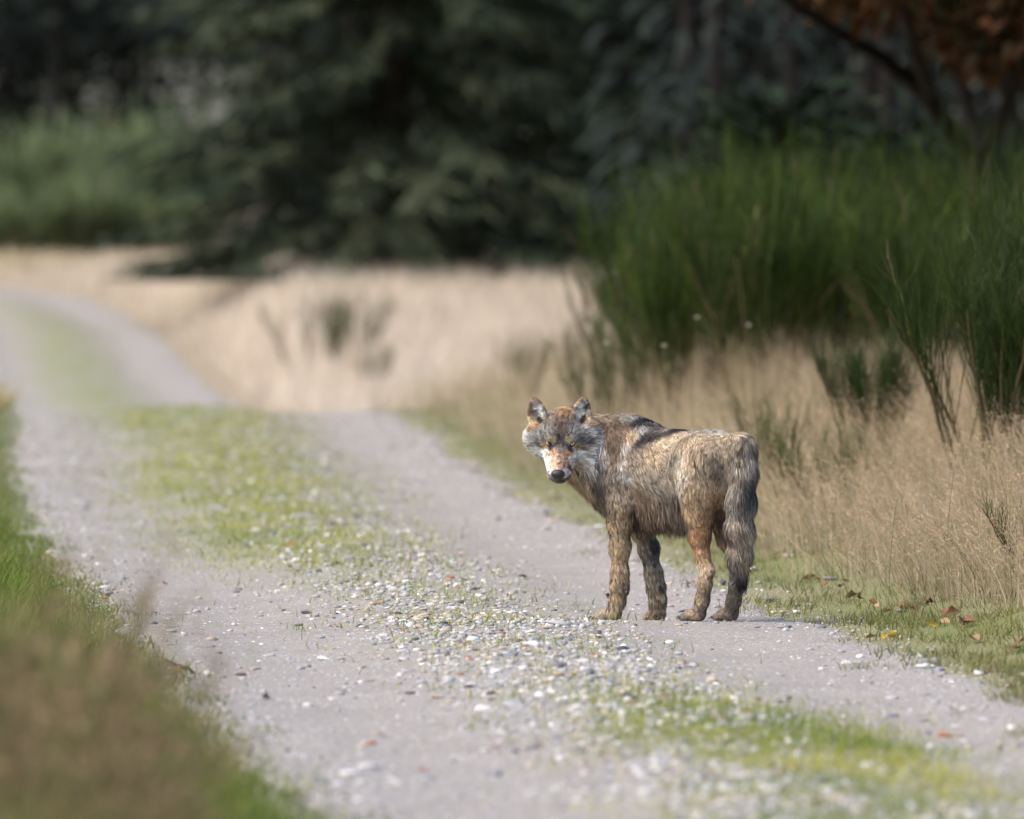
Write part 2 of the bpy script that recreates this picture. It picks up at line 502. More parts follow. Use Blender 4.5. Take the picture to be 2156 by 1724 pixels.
    chain(fl, [0.065, 0.052, 0.040, 0.032, 0.0255, 0.0265, 0.0215, 0.022], k=0.03, flow=unit(-ZV - SV * 0.22), ln=0.025, lift=0.38, clump=0.92)
    fr = [wpt(860, 760, -0.085), wpt(895, 890, -0.09), wpt(930, 1000, -0.095), wpt(968, 1120, -0.095), wpt(1000, 1290, -0.095), wpt(1016, 1380, -0.095), wpt(1026, 1470, -0.095), wpt(1024, 1545, -0.095)]
    chain(fr, [0.06, 0.048, 0.037, 0.031, 0.0255, 0.0275, 0.0235, 0.024], k=0.03, flow=unit(-ZV - SV * 0.3), ln=0.026, lift=0.40, clump=0.92)
    # hind legs
    hl = [wpt(1345, 590, 0.07), wpt(1290, 770, 0.085), wpt(1270, 920, 0.088), wpt(1278, 1050, 0.085), wpt(1298, 1180, 0.083), wpt(1324, 1275, 0.082), wpt(1314, 1370, 0.082), wpt(1298, 1470, 0.082), wpt(1278, 1545, 0.082)]
    chain(hl, [0.085, 0.074, 0.052, 0.035, 0.0205, 0.0205, 0.0195, 0.0195, 0.021], k=0.035, flow=unit(-ZV - SV * 0.25), ln=0.024, lift=0.3, clump=0.7)
    cone(wpt(1322, 1262, 0.082), wpt(1352, 1285, 0.082), 0.015, 0.013, 0.016, unit(-ZV), 0.018, 0.3)
    hr = [wpt(1420, 620, -0.07), wpt(1430, 790, -0.08), wpt(1440, 930, -0.08), wpt(1470, 1060, -0.08), wpt(1508, 1180, -0.08), wpt(1530, 1275, -0.08), wpt(1520, 1370, -0.08), wpt(1505, 1470, -0.08), wpt(1490, 1545, -0.08)]
    chain(hr, [0.08, 0.07, 0.050, 0.036, 0.023, 0.0225, 0.0205, 0.0205, 0.022], k=0.035, flow=unit(-ZV - SV * 0.25), ln=0.024, lift=0.3, clump=0.7)
    # paws: a block with four toes each
    global PAWS
    PAWS = []
    for (a, pdir, t_, ln_) in (((700, 1578), (-0.93, 0.25), 0.10, 0.105), ((1010, 1576), (-0.30, 0.50), -0.095, 0.085),
                               ((1243, 1580), (-0.72, 0.42), 0.082, 0.095), ((1458, 1578), (-0.70, 0.42), -0.08, 0.09)):
        c = wpt(a[0], a[1], t_)
        gz = -0.05 * c[1]
        d = unit(np.array([pdir[0], pdir[1], 0])); sdv = np.array([d[1], -d[0], 0])
        heel = np.array([*(c - d * ln_ * 0.22)[:2], gz + 0.027])
        fore = np.array([*(c + d * ln_ * 0.18)[:2], gz + 0.022])
        cone(heel, fore, 0.026, 0.025, 0.025, unit(d * 0.6 - ZV * 0.6), 0.009, 0.2, clump=0.8)
        for q, (so, fo) in enumerate(((-1.5, 0.30), (-0.52, 0.47), (0.52, 0.47), (1.5, 0.30))):
            tc_ = np.array([*(c + d * ln_ * fo + sdv * 0.0135 * so)[:2], gz + 0.0145])
            cone(tc_ - d * 0.022 + ZV * 0.008, tc_, 0.0145, 0.0135, 0.009, unit(d * 0.7 - ZV * 0.5), 0.006, 0.15, clump=0.7)
            PAWS.append((tc_ + d * 0.011 + ZV * 0.002, d))
    # tail
    tl = [bod(-0.345, 0.0, 0.635), wpt(1538, 500, Y=-0.33), wpt(1562, 640, Y=-0.365), wpt(1545, 830, Y=-0.375), wpt(1530, 1010, Y=-0.37), wpt(1530, 1160, Y=-0.36), wpt(1550, 1330, Y=-0.345)]
    rd = [0.05, 0.046, 0.042, 0.044, 0.044, 0.037, 0.014]
    for i in range(len(tl) - 1):
        cone(tl[i], tl[i + 1], rd[i], rd[i + 1], 0.055 if i < 2 else 0.03, unit(unit(tl[i + 1] - tl[i]) * 0.25 - ZV), (0.034, 0.042, 0.050, 0.052, 0.052, 0.058)[i], 0.2 if i < 2 else 0.3, clump=0.75)

# coat colours seen on the animal, in the close view of it: (u, v, colour, reach in m)
TAN, GREYB, DARK, BLACK = (172, 142, 106), (132, 114, 94), (92, 86, 82), (40, 38, 42)
CREAM, ORANGE, WHITE, SILVER, BROWN, SAND = (198, 178, 148), (176, 112, 60), (224, 218, 208), (170, 165, 158), (116, 92, 70), (186, 160, 122)
DABS = [
    # back and flank
    (1270, 345, SILVER, .035), (1400, 350, SILVER, .035), (1500, 400, SAND, .04), (1560, 385, DARK, .02), (1600, 430, (140, 124, 104), .035), (1630, 500, DARK, .025), (1330, 400, SAND, .05), (1200, 400, TAN, .04),
    (1130, 360, BLACK, .022), (1060, 385, BLACK, .022), (980, 405, BLACK, .022), (900, 430, BLACK, .025), (1080, 330, (140, 136, 132), .02), (960, 330, DARK, .03), (900, 350, SILVER, .018),
    (860, 300, BLACK, .022), (800, 280, (150, 142, 132), .02), (720, 240, (156, 146, 132), .02), (650, 250, TAN, .04), (720, 320, BROWN, .035), (780, 340, (146, 112, 88), .022), (830, 380, TAN, .03),
    (720, 460, BROWN, .022), (730, 560, BROWN, .024), (712, 620, (104, 90, 80), .02), (742, 420, BROWN, .02), (690, 400, BROWN, .016), (940, 417, BLACK, .013), (1020, 396, BLACK, .013), (1095, 371, BLACK, .013), (870, 445, BLACK, .014), (700, 420, BROWN, .04), (730, 520, BROWN, .045), (690, 620, (112, 98, 88), .045), (650, 720, (120, 106, 94), .05), (700, 820, GREYB, .05), (620, 820, GREYB, .04), (740, 700, GREYB, .04),
    (790, 460, (160, 152, 142), .02), (770, 560, (158, 150, 140), .02), (790, 660, (142, 134, 124), .02), (800, 780, (140, 120, 98), .04), (850, 520, GREYB, .04), (900, 600, (150, 134, 112), .05), (950, 520, TAN, .06), (1020, 450, SAND, .05),
    (1080, 560, (150, 130, 106), .05), (960, 700, (146, 134, 118), .05), (1060, 680, (146, 130, 110), .05), (900, 800, BROWN, .045), (1000, 830, (112, 92, 74), .05), (1080, 800, (96, 84, 74), .04), (950, 930, BROWN, .05), (1060, 950, (122, 100, 80), .05), (1130, 980, (84, 74, 66), .04), (880, 900, (90, 76, 64), .03),
    (1160, 600, CREAM, .045), (1150, 700, (176, 160, 136), .04), (1240, 500, TAN, .06), (1330, 560, (128, 108, 86), .06), (1430, 500, (150, 128, 98), .06), (1300, 700, (146, 124, 96), .06), (1400, 640, (116, 100, 84), .05), (1520, 560, (118, 106, 94), .05),
    (1350, 760, (172, 130, 88), .05), (1240, 830, (164, 132, 94), .05), (1380, 880, (150, 116, 82), .05), (1220, 930, (182, 142, 96), .04), (1300, 980, (172, 118, 74), .045), (1240, 1040, (180, 124, 74), .035), (1290, 1120, (166, 114, 74), .035), (1370, 980, (112, 84, 70), .035),
    (1300, 1200, (176, 134, 92), .03), (1310, 1270, (188, 158, 120), .03), (1355, 1300, (120, 98, 78), .02), (1310, 1370, (162, 132, 96), .03), (1330, 1440, (110, 90, 72), .03), (1270, 1480, (168, 140, 102), .03), (1300, 1540, (128, 104, 90), .03), (1230, 1570, (160, 134, 104), .03), (1180, 1590, (112, 100, 92), .02),
    (1475, 1200, (140, 134, 128), .022), (1480, 1330, (144, 138, 130), .022), (1510, 1450, (104, 92, 80), .03), (1520, 1530, (104, 90, 76), .03), (1440, 1575, (122, 104, 88), .035),
    # tail
    (1600, 560, (140, 126, 108), .04), (1500, 640, (150, 134, 112), .04), (1600, 650, (112, 104, 98), .03), (1575, 720, (52, 50, 54), .045), (1560, 800, (44, 44, 50), .035), (1480, 760, (144, 130, 112), .04), (1480, 880, (142, 130, 114), .05), (1590, 900, (128, 118, 108), .05), (1440, 980, (104, 84, 74), .035), (1540, 1000, (150, 132, 108), .05), (1600, 1050, (136, 120, 100), .04), (1500, 1100, (132, 114, 96), .05), (1560, 1150, (146, 124, 98), .045), (1530, 1260, (92, 82, 76), .035), (1580, 1240, (126, 108, 88), .025), (1560, 1350, (40, 36, 44), .05),
    # fore legs
    (770, 900, (168, 136, 96), .04), (820, 940, (176, 140, 98), .03), (770, 1010, (170, 138, 98), .04), (830, 1060, (124, 102, 80), .03), (775, 1120, (176, 142, 100), .04), (775, 1220, (170, 138, 100), .035), (775, 1320, (160, 130, 94), .035), (810, 1350, (110, 92, 74), .025), (770, 1430, (176, 146, 106), .03), (740, 1520, (176, 148, 112), .03), (670, 1560, (164, 142, 112), .03), (600, 1580, (134, 120, 100), .025), (730, 1595, (70, 60, 56), .02),
    (940, 1010, (150, 126, 100), .035), (985, 1080, (66, 64, 68), .03), (920, 1110, (160, 140, 114), .025), (990, 1180, (96, 90, 86), .03), (990, 1260, (150, 130, 106), .035), (1010, 1340, (146, 126, 102), .03), (1020, 1420, (156, 132, 104), .03), (1030, 1500, (138, 118, 92), .03), (990, 1550, (172, 138, 100), .025), (1040, 1570, (132, 106, 92), .025),
    # throat, chest
    (480, 740, (168, 132, 96), .035), (540, 680, (190, 152, 110), .03), (600, 660, (60, 54, 52), .025), (560, 780, (112, 98, 86), .035), (450, 760, (160, 122, 84), .03),
    # head: ears
    (215, 145, (134, 90, 58), .010), (260, 180, (130, 88, 58), .012), (300, 225, (122, 84, 56), .012), (190, 190, (124, 88, 62), .009), (187, 240, (136, 104, 78), .010), (225, 195, (150, 136, 128), .013), (255, 235, (206, 202, 196), .014), (240, 260, (110, 100, 96), .009), (275, 270, (190, 182, 172), .011), (265, 295, (50, 44, 44), .008), (205, 310, (214, 174, 124), .014), (215, 345, (160, 108, 66), .014),
    (545, 142, (140, 94, 58), .010), (500, 180, (160, 112, 68), .011), (475, 230, (130, 88, 56), .011), (590, 210, (124, 90, 66), .010), (592, 260, (150, 120, 96), .010), (550, 190, (128, 116, 112), .012), (520, 220, (206, 202, 196), .014), (505, 265, (212, 208, 200), .013), (548, 225, (50, 44, 46), .010), (575, 250, (176, 160, 152), .011), (535, 295, (60, 50, 48), .009), (568, 305, (200, 164, 120), .014), (590, 330, (146, 104, 72), .016),
    # crown and brow
    (370, 215, (196, 160, 112), .018), (430, 215, (188, 146, 98), .018), (400, 250, (168, 118, 70), .02), (330, 260, (138, 112, 86), .02), (460, 260, (150, 112, 76), .02), (390, 310, (120, 92, 70), .025), (340, 330, (106, 94, 84), .025), (460, 330, (112, 98, 86), .025), (390, 380, (96, 78, 66), .022), (300, 370, (122, 116, 108), .022), (490, 370, (132, 126, 118), .022), (390, 430, (84, 76, 72), .018), (390, 475, (112, 98, 92), .014),
    (310, 425, (170, 142, 112), .008), (345, 440, (150, 124, 100), .008), (470, 428, (164, 140, 112), .008), (432, 440, (190, 166, 126), .009), (280, 470, (182, 144, 106), .009), (505, 480, (168, 140, 116), .010), (250, 420, (120, 116, 112), .022), (550, 420, (96, 92, 94), .022), (590, 380, (160, 156, 148), .025), (530, 390, (136, 132, 126), .02),
    (312, 462, (40, 36, 36), .0065), (476, 462, (40, 34, 38), .0065), (325, 480, (60, 58, 62), .006), (455, 482, (60, 56, 62), .006),
    # cheeks
    (175, 430, WHITE, .02), (165, 500, (208, 204, 196), .018), (195, 480, (92, 88, 90), .014), (215, 520, (150, 146, 142), .014), (225, 440, (146, 142, 136), .016), (250, 510, (206, 200, 190), .013), (240, 540, WHITE, .016), (215, 560, (190, 186, 180), .014), (270, 570, WHITE, .020), (255, 530, WHITE, .014), (290, 620, (226, 216, 202), .014), (300, 530, (196, 160, 122), .010),
    (640, 420, (216, 212, 204), .02), (680, 480, (170, 166, 160), .014), (620, 500, (120, 116, 116), .016), (660, 540, (170, 166, 160), .013), (560, 520, WHITE, .020), (530, 540, WHITE, .014), (575, 560, (210, 206, 200), .014), (540, 480, (130, 118, 108), .012), (600, 560, (84, 80, 84), .018), (640, 590, (70, 66, 66), .016), (560, 590, (196, 186, 170), .018), (570, 640, (150, 118, 88), .02), (520, 600, (190, 168, 146), .014), (500, 560, (200, 190, 178), .012), (510, 660, (202, 170, 132), .02),
    # muzzle
    (350, 560, (186, 142, 104), .010), (375, 540, (168, 130, 106), .010), (330, 590, (204, 164, 122), .009), (410, 545, (162, 126, 100), .010), (390, 600, (160, 118, 92), .010), (430, 580, (170, 128, 92), .010), (450, 600, (120, 90, 70), .008), (345, 505, (168, 120, 84), .009), (430, 510, (160, 108, 70), .009), (350, 615, (190, 150, 112), .007), (320, 640, (222, 214, 206), .008), (440, 640, (190, 182, 178), .009), (475, 570, (196, 178, 162), .010), (385, 620, (186, 172, 164), .006),
    (490, 630, (44, 40, 42), .0075), (470, 665, (70, 62, 62), .006), (330, 680, (150, 142, 136), .007), (305, 640, (60, 54, 52), .005), (440, 690, (110, 100, 98), .007), (380, 705, (96, 80, 80), .009), (350, 698, (120, 110, 106), .006),
]

def build_wolf():
    define_wolf()
    h = 0.0042
    lo = np.array([-0.60, -0.50, -0.035]); hi = np.array([0.36, 0.50, 0.87])
    n = np.ceil((hi - lo) / h).astype(int)
    F = np.full(n, 0.08, np.float32)
    axs = [lo[i] + np.arange(n[i]) * h for i in range(3)]
    for p in prims:
        a, b = bounds(p, p['k'] + 0.012)
        i0 = np.clip(((a - lo) / h).astype(int), 0, n - 1); i1 = np.clip(((b - lo) / h).astype(int) + 2, 1, n)
        sl = tuple(slice(i0[i], i1[i]) for i in range(3))
        G = np.stack(np.meshgrid(*[axs[i][sl[i]] for i in range(3)], indexing='ij'), -1)
        d = sdf(p, G.reshape(-1, 3)).reshape(G.shape[:3]); f = F[sl]; k = p['k']
        if p['sub']:
            d = -d
            F[sl] = np.maximum(f, d) + np.maximum(k - np.abs(f - d), 0) ** 2 / (4 * k)
        else:
            F[sl] = np.minimum(f, d) - np.maximum(k - np.abs(f - d), 0) ** 2 / (4 * k)
    V, Q = surface_nets(F, lo, h)
    keep = V[:, 2] > -0.03
    # relax once
    e = np.concatenate([Q[:, [0, 1]], Q[:, [1, 2]], Q[:, [2, 3]], Q[:, [3, 0]]])
    for _ in range(2):
        s = np.zeros_like(V); c = np.zeros(len(V))
        np.add.at(s, e[:, 0], V[e[:, 1]]); np.add.at(s, e[:, 1], V[e[:, 0]])
        np.add.at(c, e[:, 0], 1); np.add.at(c, e[:, 1], 1)
        V = V * 0.5 + 0.5 * s / c[:, None]
    fn = np.cross(V[Q[:, 2]] - V[Q[:, 0]], V[Q[:, 3]] - V[Q[:, 1]])
    N = np.zeros_like(V)
    for i in range(4): np.add.at(N, Q[:, i], fn)
    N = unit(N)
    # flow, length, lift, clump from the nearest shapes
    W = np.zeros(len(V)); FL = np.zeros_like(V); LN = np.zeros(len(V)); LF = np.zeros(len(V)); CL = np.zeros(len(V))
    for p in prims:
        d = np.abs(sdf(p, V))
        w = np.exp(-(np.minimum(d, 0.2) / 0.011)) + 1e-9
        W += w; FL += w[:, None] * p['flow']; LN += w * p['ln']; LF += w * p['lift']; CL += w * p['clump']
    FL /= W[:, None]; LN /= W; LF /= W; CL /= W
    # shorter hair below the knee of the hind legs
    Bq = V @ BAX.T
    LN = np.where((Bq[:, 0] < -0.15) & (V[:, 2] < 0.30) & (V[:, 1] > -0.325), LN * np.interp(V[:, 2], [0.0, 0.22, 0.32], [0.55, 0.42, 1.0]), LN)
    # the underside of the trunk carries long hanging hair
    B = V @ BAX.T
    trunk = (B[:, 0] > -0.25) & (B[:, 0] < 0.30) & (V[:, 2] > 0.36) & (V[:, 2] < 0.52) & (np.abs(B[:, 1]) < 0.10) & (V[:, 0] > -0.30)
    u_ = np.clip(-N[:, 2], 0, 1) * trunk
    LN = LN + 0.012 * u_
    FL = FL + (u_ * 1.5)[:, None] * np.array([0, 0, -1.0])
    for ey in (EYE_L, EYE_R):
        LN = LN * np.clip((np.linalg.norm(V - ey, axis=1) - 0.008) / 0.035, 0.22, 1)
    # paint
    U2 = 1100 + PXM * V[:, 0]; V2 = 1605 - PXM * (V[:, 2] + 0.05 * V[:, 1])
    facing = N[:, 1] < 0.3
    pos, cols, rad = [], [], []
    for (u, v, c, r) in DABS:
        m = (np.abs(U2 - u) < 9) & (np.abs(V2 - v) < 9) & facing
        if not m.any():
            d2 = (U2 - u) ** 2 + (V2 - v) ** 2 + 1e6 * ~facing
            near = np.argsort(d2)[:12]; i = near[np.argmin(V[near, 1])]
        else:
            ii = np.nonzero(m)[0]; i = ii[np.argmin(V[ii, 1])]
        p = V[i]; pos.append(p); c = np.array(c, float); c = lin(c * 0.68 + c.mean() * 0.32); cols.append(c); rad.append(r)
        if r > 0.021 and u > 590:                     # the body: the same on its far side
            b = BAX @ p; pos.append(bod(b[0], -b[1], b[2])); cols.append(c); rad.append(r)
    pos = np.array(pos); cols = np.array(cols); rad = np.array(rad)
    CW = np.zeros(len(V)); CC = np.zeros_like(V)
    for i in range(len(pos)):
        d = np.linalg.norm(V - pos[i], axis=1) / rad[i]
        w = np.exp(-1.7 * d * d) * (0.02 / rad[i]) ** 0.7 + 1e-5 * np.exp(-d * 0.5)
        CW += w; CC += w[:, None] * cols[i]
    CC /= CW[:, None]
    root = empty("wolf", (WX, WY, 0.0))
    tag(root, "young grey and tan wolf standing on the gravel track, looking back over its shoulder", "wolf")
    m_skin = mat_attr("wolf_undercoat", 0.85, 0.1)
    m_fur = mat_attr("wolf_fur", 0.7, 0.12)
    link("body", make_mesh("wolf_body", V, Q, m_skin, col=CC * 0.85, smooth=True), root)
    # fur
    r = np.random.default_rng(5)
    T = np.concatenate([Q[:, [0, 1, 2]], Q[:, [0, 2, 3]]])
    ar = 0.5 * np.linalg.norm(np.cross(V[T[:, 1]] - V[T[:, 0]], V[T[:, 2]] - V[T[:, 0]]), axis=1)
    nosep = hd(0, 13.7, -2.9)
    eyes = [EYE_L, EYE_R]
    dens = 1.0 / np.clip(LN[T[:, 0]], 0.008, 0.06) ** 0.75
    tc = V[T].mean(1)
    dens *= np.linalg.norm(tc - nosep, axis=1) > 0.021
    for ey in eyes: dens *= np.linalg.norm(tc - ey, axis=1) > 0.0165
    pw = ar * dens; pw /= pw.sum()
    NS = 230000
    ti = r.choice(len(T), NS, p=pw)
    a, b = r.random(NS), r.random(NS); fl = a + b > 1; a[fl], b[fl] = 1 - a[fl], 1 - b[fl]
    bw = np.stack([1 - a - b, a, b], -1)
    def at(A):
        x = A[T[ti]]
        return (x * (bw[..., None] if x.ndim == 3 else bw)).sum(1)
    UB = at(u_)
    P0, NN, FF, LL, LI, CLM, C0 = at(V), unit(at(N)), at(FL), at(LN), at(LF), at(CL), at(CC)
    # tousle: low-frequency wander of the lay of the coat
    wob = np.stack([vnoise(P0[:, 0] * 22 + P0[:, 1] * 9, P0[:, 2] * 22, 51), vnoise(P0[:, 0] * 20, P0[:, 2] * 24 + P0[:, 1] * 12, 52), vnoise(P0[:, 1] * 22, P0[:, 2] * 22 + P0[:, 0] * 8, 53)], -1) - 0.5
    body_amt = np.clip(LL / 0.05, 0.15, 1)
    FF = FF + wob * 1.1 * body_amt[:, None] + r.normal(0, 0.24, (NS, 3))
    FF = unit(FF - NN * (FF * NN).sum(1, keepdims=True))
    hang = sstep(0.1, 0.5, UB)[:, None]
    FF = unit(FF * (1 - hang) + (np.array([0, 0, -1.0]) - SV * 0.35 + wob * 0.5 + r.normal(0, 0.12, (NS, 3))) * hang)
    LI = LI * (1 - hang[:, 0])
    L = LL * r.uniform(0.65, 1.2, NS)
    lift = LI * r.uniform(0.5, 1.5, NS)
    mid = P0 + (FF + NN * (lift * 1.15)[:, None]) * (L * 0.5)[:, None]
    tip = P0 + (FF + NN * (lift * 0.55)[:, None] + np.array([0, 0, -0.18])) * L[:, None]
    # clumps
    nc = NS // 14
    ci = r.choice(NS, nc, replace=False)
    kd = KDTree(nc)
    for q, j in enumerate(ci): kd.insert(P0[j], q)
    kd.balance()
    own = np.array([ci[kd.find(p)[1]] for p in P0])
    dist = np.linalg.norm(P0 - P0[own], axis=1)
    cw = CLM * np.exp(-(dist / 0.02) ** 2) * r.uniform(0.6, 1.0, NS)
    tgt = P0[own] + (tip - P0) * 0.25 + (tip[own] - P0[own]) * 0.75
    tip = tip + (tgt - tip) * cw[:, None]
    mid = mid + ((P0[own] + (mid[own] - P0[own]) * 1.0) - mid) * (cw * 0.5)[:, None]
    # nothing below the ground
    for A in (mid, tip): A[:, 2] = np.maximum(A[:, 2], -0.05 * A[:, 1] + 0.002)
    side = unit(np.cross(FF, NN) + r.normal(0, 0.25, (NS, 3)))
    w0 = np.interp(LL, [0.008, 0.02, 0.05, 0.08], [0.0013, 0.0017, 0.0021, 0.0025]) * r.uniform(0.7, 1.3, NS)
    ts = np.array([0, 0.55, 1.0])
    Pk = (1 - ts)[None, :, None] ** 2 * P0[:, None] + 2 * (ts * (1 - ts))[None, :, None] * mid[:, None] + (ts ** 2)[None, :, None] * tip[:, None]
    # each hair its own tone; long guard hairs are banded, pale in the middle and dark at the tip
    clump_tone = r.normal(1.0, 0.30, NS)[own]
    patch = 0.78 + 0.44 * fbm(P0[:, 0] * 26 + P0[:, 1] * 20, P0[:, 2] * 30, 61)
    tone = np.clip(clump_tone * r.normal(1.0, 0.22, NS) * patch, 0.35, 1.9)
    lng = np.clip((LL - 0.018) / 0.03, 0, 1)
    dk = (r.random(NS) < (0.12 + 0.32 * lng))
    warm = r.normal(0, 0.05, NS)
    base = C0 * tone[:, None] * np.stack([1 + warm, np.ones(NS), 1 - warm], -1) * 1.22
    band = np.stack([np.full(NS, 0.85), 1.0 + 0.15 * lng, np.where(dk, 0.28, 1.1)], 1)
    band = np.where(dk[:, None], band * np.array([1, 0.72, 1])[None], band)
    Ck = np.clip(base[:, None] * band[..., None], 0.006, 0.9)
    o_ = side * w0[:, None] * 0.5
    Vr = np.stack([Pk[:, 0] - o_, Pk[:, 0] + o_, Pk[:, 1] - o_ * 0.9, Pk[:, 1] + o_ * 0.9, Pk[:, 2]], 1).reshape(-1, 3)
    Cr = Ck[:, [0, 0, 1, 1, 2]].reshape(-1, 3)
    bi = np.arange(NS) * 5
    Qr = [np.stack([bi + 2, bi + 3, bi + 4], 1), np.stack([bi, bi + 1, bi + 3, bi + 2], 1)]
    link("fur", make_mesh("wolf_fur", Vr, Qr, m_fur, col=Cr), root)
    # nose leather with nostrils
    nu, nv = 26, 18
    th, ph = np.meshgrid(np.linspace(0, 2 * math.pi, nu, endpoint=False), np.linspace(0.02, math.pi - 0.02, nv))
    x = np.sin(ph) * np.cos(th); f = np.sin(ph) * np.sin(th); nn = np.cos(ph)
    wide = 1 + 0.12 * nn
    dent = 0.0
    for sg in (1, -1):
        dent = dent + 0.42 * np.exp(-(((x - 0.50 * sg) / 0.22) ** 2 + ((nn + 0.28) / 0.20) ** 2)) * (f > 0)
    dent = dent + 0.16 * np.exp(-(x / 0.09) ** 2) * (f > 0) * (nn < 0.3)
    sc = 1 - dent
    PN = np.stack([x * 2.55 * wide, f * 1.9 * sc, nn * 2.05], -1).reshape(-1, 3)
    PN = nosep + (PN @ HAX) * 0.01
    i = np.arange(nv - 1)[:, None] * nu; j = np.arange(nu)[None]; j2 = (j + 1) % nu
    QN = np.stack([i + j, i + nu + j, i + nu + j2, i + j2], -1).reshape(-1, 4)
    m_nose = mat_plain("nose_leather", (0.022, 0.020, 0.024), 0.42, 0.5, 0.25, 180, 0.3)
    link("nose", make_mesh("wolf_nose", PN, QN, m_nose, smooth=True), root)
    # eyes: ball, amber iris, black pupil
    m_ball = mat_plain("eye_rim", (0.018, 0.014, 0.014), 0.15, 0.6)
    m_iris = mat_plain("amber_iris", (0.50, 0.34, 0.12), 0.12, 0.6)
    m_pup = mat_plain("pupil", (0.004, 0.004, 0.004), 0.08, 0.6)
    view = unit(np.array([-WX, -WY, CAM_H - 0.66]))
    def cap(c, rad, ang, d, mat, name, par, seg=20, rings=6, rise=0.0):
        a = unit(np.cross(d, np.array([0, 0, 1.0]))); b = np.cross(a, d)
        pts = [c + d * (rad + rise)]
        for q in range(1, rings + 1):
            al = ang * q / rings
            for s_ in range(seg):
                t_ = 2 * math.pi * s_ / seg
                pts.append(c + d * (rad * math.cos(al) + rise) + (a * math.cos(t_) + b * math.sin(t_)) * rad * math.sin(al))
        tris = np.array([[0, 1 + s_, 1 + (s_ + 1) % seg] for s_ in range(seg)])
        qs = np.array([[1 + (q - 1) * seg + s_, 1 + q * seg + s_, 1 + q * seg + (s_ + 1) % seg, 1 + (q - 1) * seg + (s_ + 1) % seg] for q in range(1, rings) for s_ in range(seg)])
        return link(name, make_mesh(name, np.array(pts), [tris, qs], mat, smooth=True), par)
    for c in eyes:
        ball = cap(c, 0.0125, R(115), view, m_ball, "eye", root)
        cap(c, 0.0125, R(46), unit(view + np.array([0, 0, 0.05])), m_iris, "iris", ball, rise=0.0004)
        cap(c, 0.0125, R(16), unit(view + np.array([0, 0, 0.05])), m_pup, "pupil", ball, rise=0.0009)
    # claws
    m_claw = mat_plain("claw_horn", (0.035, 0.03, 0.028), 0.4, 0.4)
    for c, d in PAWS:
        k = np.linspace(0, 1, 5)
        pts = c + d[None] * (k * 0.017)[:, None] + ZV[None] * (-0.011 * k ** 2 + 0.002)[:, None]
        v_, q_, c_ = tube(pts, 0.0036 * (1 - k * 0.85), 6)
        link("claw", make_mesh("claw", v_, q_, m_claw, smooth=True), root)
    # dew pads on the backs of the fore legs
    for (u, v, t_) in ((822, 1418, 0.10), (1042, 1388, -0.095)):
        c = wpt(u, v, t_) + np.array([0.0, -0.018, 0])
        k = np.linspace(0, 1, 7)
        v_, q_, c_ = tube(c + ZV[None] * ((k - 0.5) * 0.022)[:, None], 0.0085 * np.sqrt(np.clip(1 - (2 * k - 1) ** 2, 0.01, 1)), 8)
        link("carpal_pad", make_mesh("carpal_pad", v_, q_, m_nose, smooth=True), root)
    return root

EYE_R = hd(-4.5, 0.75, 0.95)
EYE_L = hd(4.5, 0.75, 0.95)
if want("wolf"):
    build_wolf()

# ------------------------------------------------------------------ vegetation builders
def scatter(n, xlo, xhi, dlo, dhi, dens, r, pw=2.0):
    """n tries over the ground, more of them near the camera; dens(x, D) is the chance to keep one"""
    a, b = dlo ** (1 - pw), dhi ** (1 - pw)
    D = (a + (b - a) * r.random(n)) ** (1 / (1 - pw))
    x = xlo(D) + (xhi(D) - xlo(D)) * r.random(n)
    k = r.random(n) < dens(x, D)
    return x[k], D[k]

def frame_x(D, px): return (px - 1078) / F_PX * D

def blades(x, D, h, w, lean, c0, c1, r, K=4, lean_dir=None, curl=0.5, zoff=0.0, tipw=0.12):
    """thin grass blades standing on the ground; c0 root colour, c1 tip colour, (N,3)"""
    N = len(x)
    root = np.stack([x, D, ground_z(x, D) + zoff - 0.004], -1)
    az = r.random(N) * 2 * math.pi
    ld = np.stack([np.cos(az), np.sin(az)], -1)
    if lean_dir is not None: ld = ld * 0.8 + np.asarray(lean_dir)
    tt = np.linspace(0, 1, K)
    hor = (lean * h)[:, None] * (tt[None] ** (1 + curl))
    up = h[:, None] * (tt[None] - 0.35 * np.minimum(lean, 1.2)[:, None] ** 2 * tt[None] ** 2)
    P = root[:, None] + np.concatenate([ld[:, None] * hor[..., None], up[..., None]], -1)
    W = w[:, None] * np.interp(tt, [0, 0.4, 1], [1, 0.9, tipw])[None]
    a2 = r.random(N) * math.pi
    side = np.stack([np.cos(a2), np.sin(a2) * 0.4, 0 * a2], -1); side = unit(side)
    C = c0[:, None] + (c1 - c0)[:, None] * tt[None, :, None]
    return ribbons(P, W, side, C), P

def tone(r, n, c, v=0.2, hue=0.06):
    k = np.clip(r.normal(1, v, n), 0.4, 1.8)[:, None]
    return np.clip(np.asarray(c)[None] * k * (1 + r.normal(0, hue, (n, 3))), 0.003, 0.9)

def mixc(r, n, a, b, p=None):
    t = (r.random(n) if p is None else p)[:, None]
    return np.asarray(a)[None] * (1 - t) + np.asarray(b)[None] * t

STRAW, STRAW2, OLIVE, GREEN, MOSS = lin((200, 181, 153)), lin((166, 145, 119)), lin((128, 128, 74)), lin((92, 112, 40)), lin((146, 154, 62))

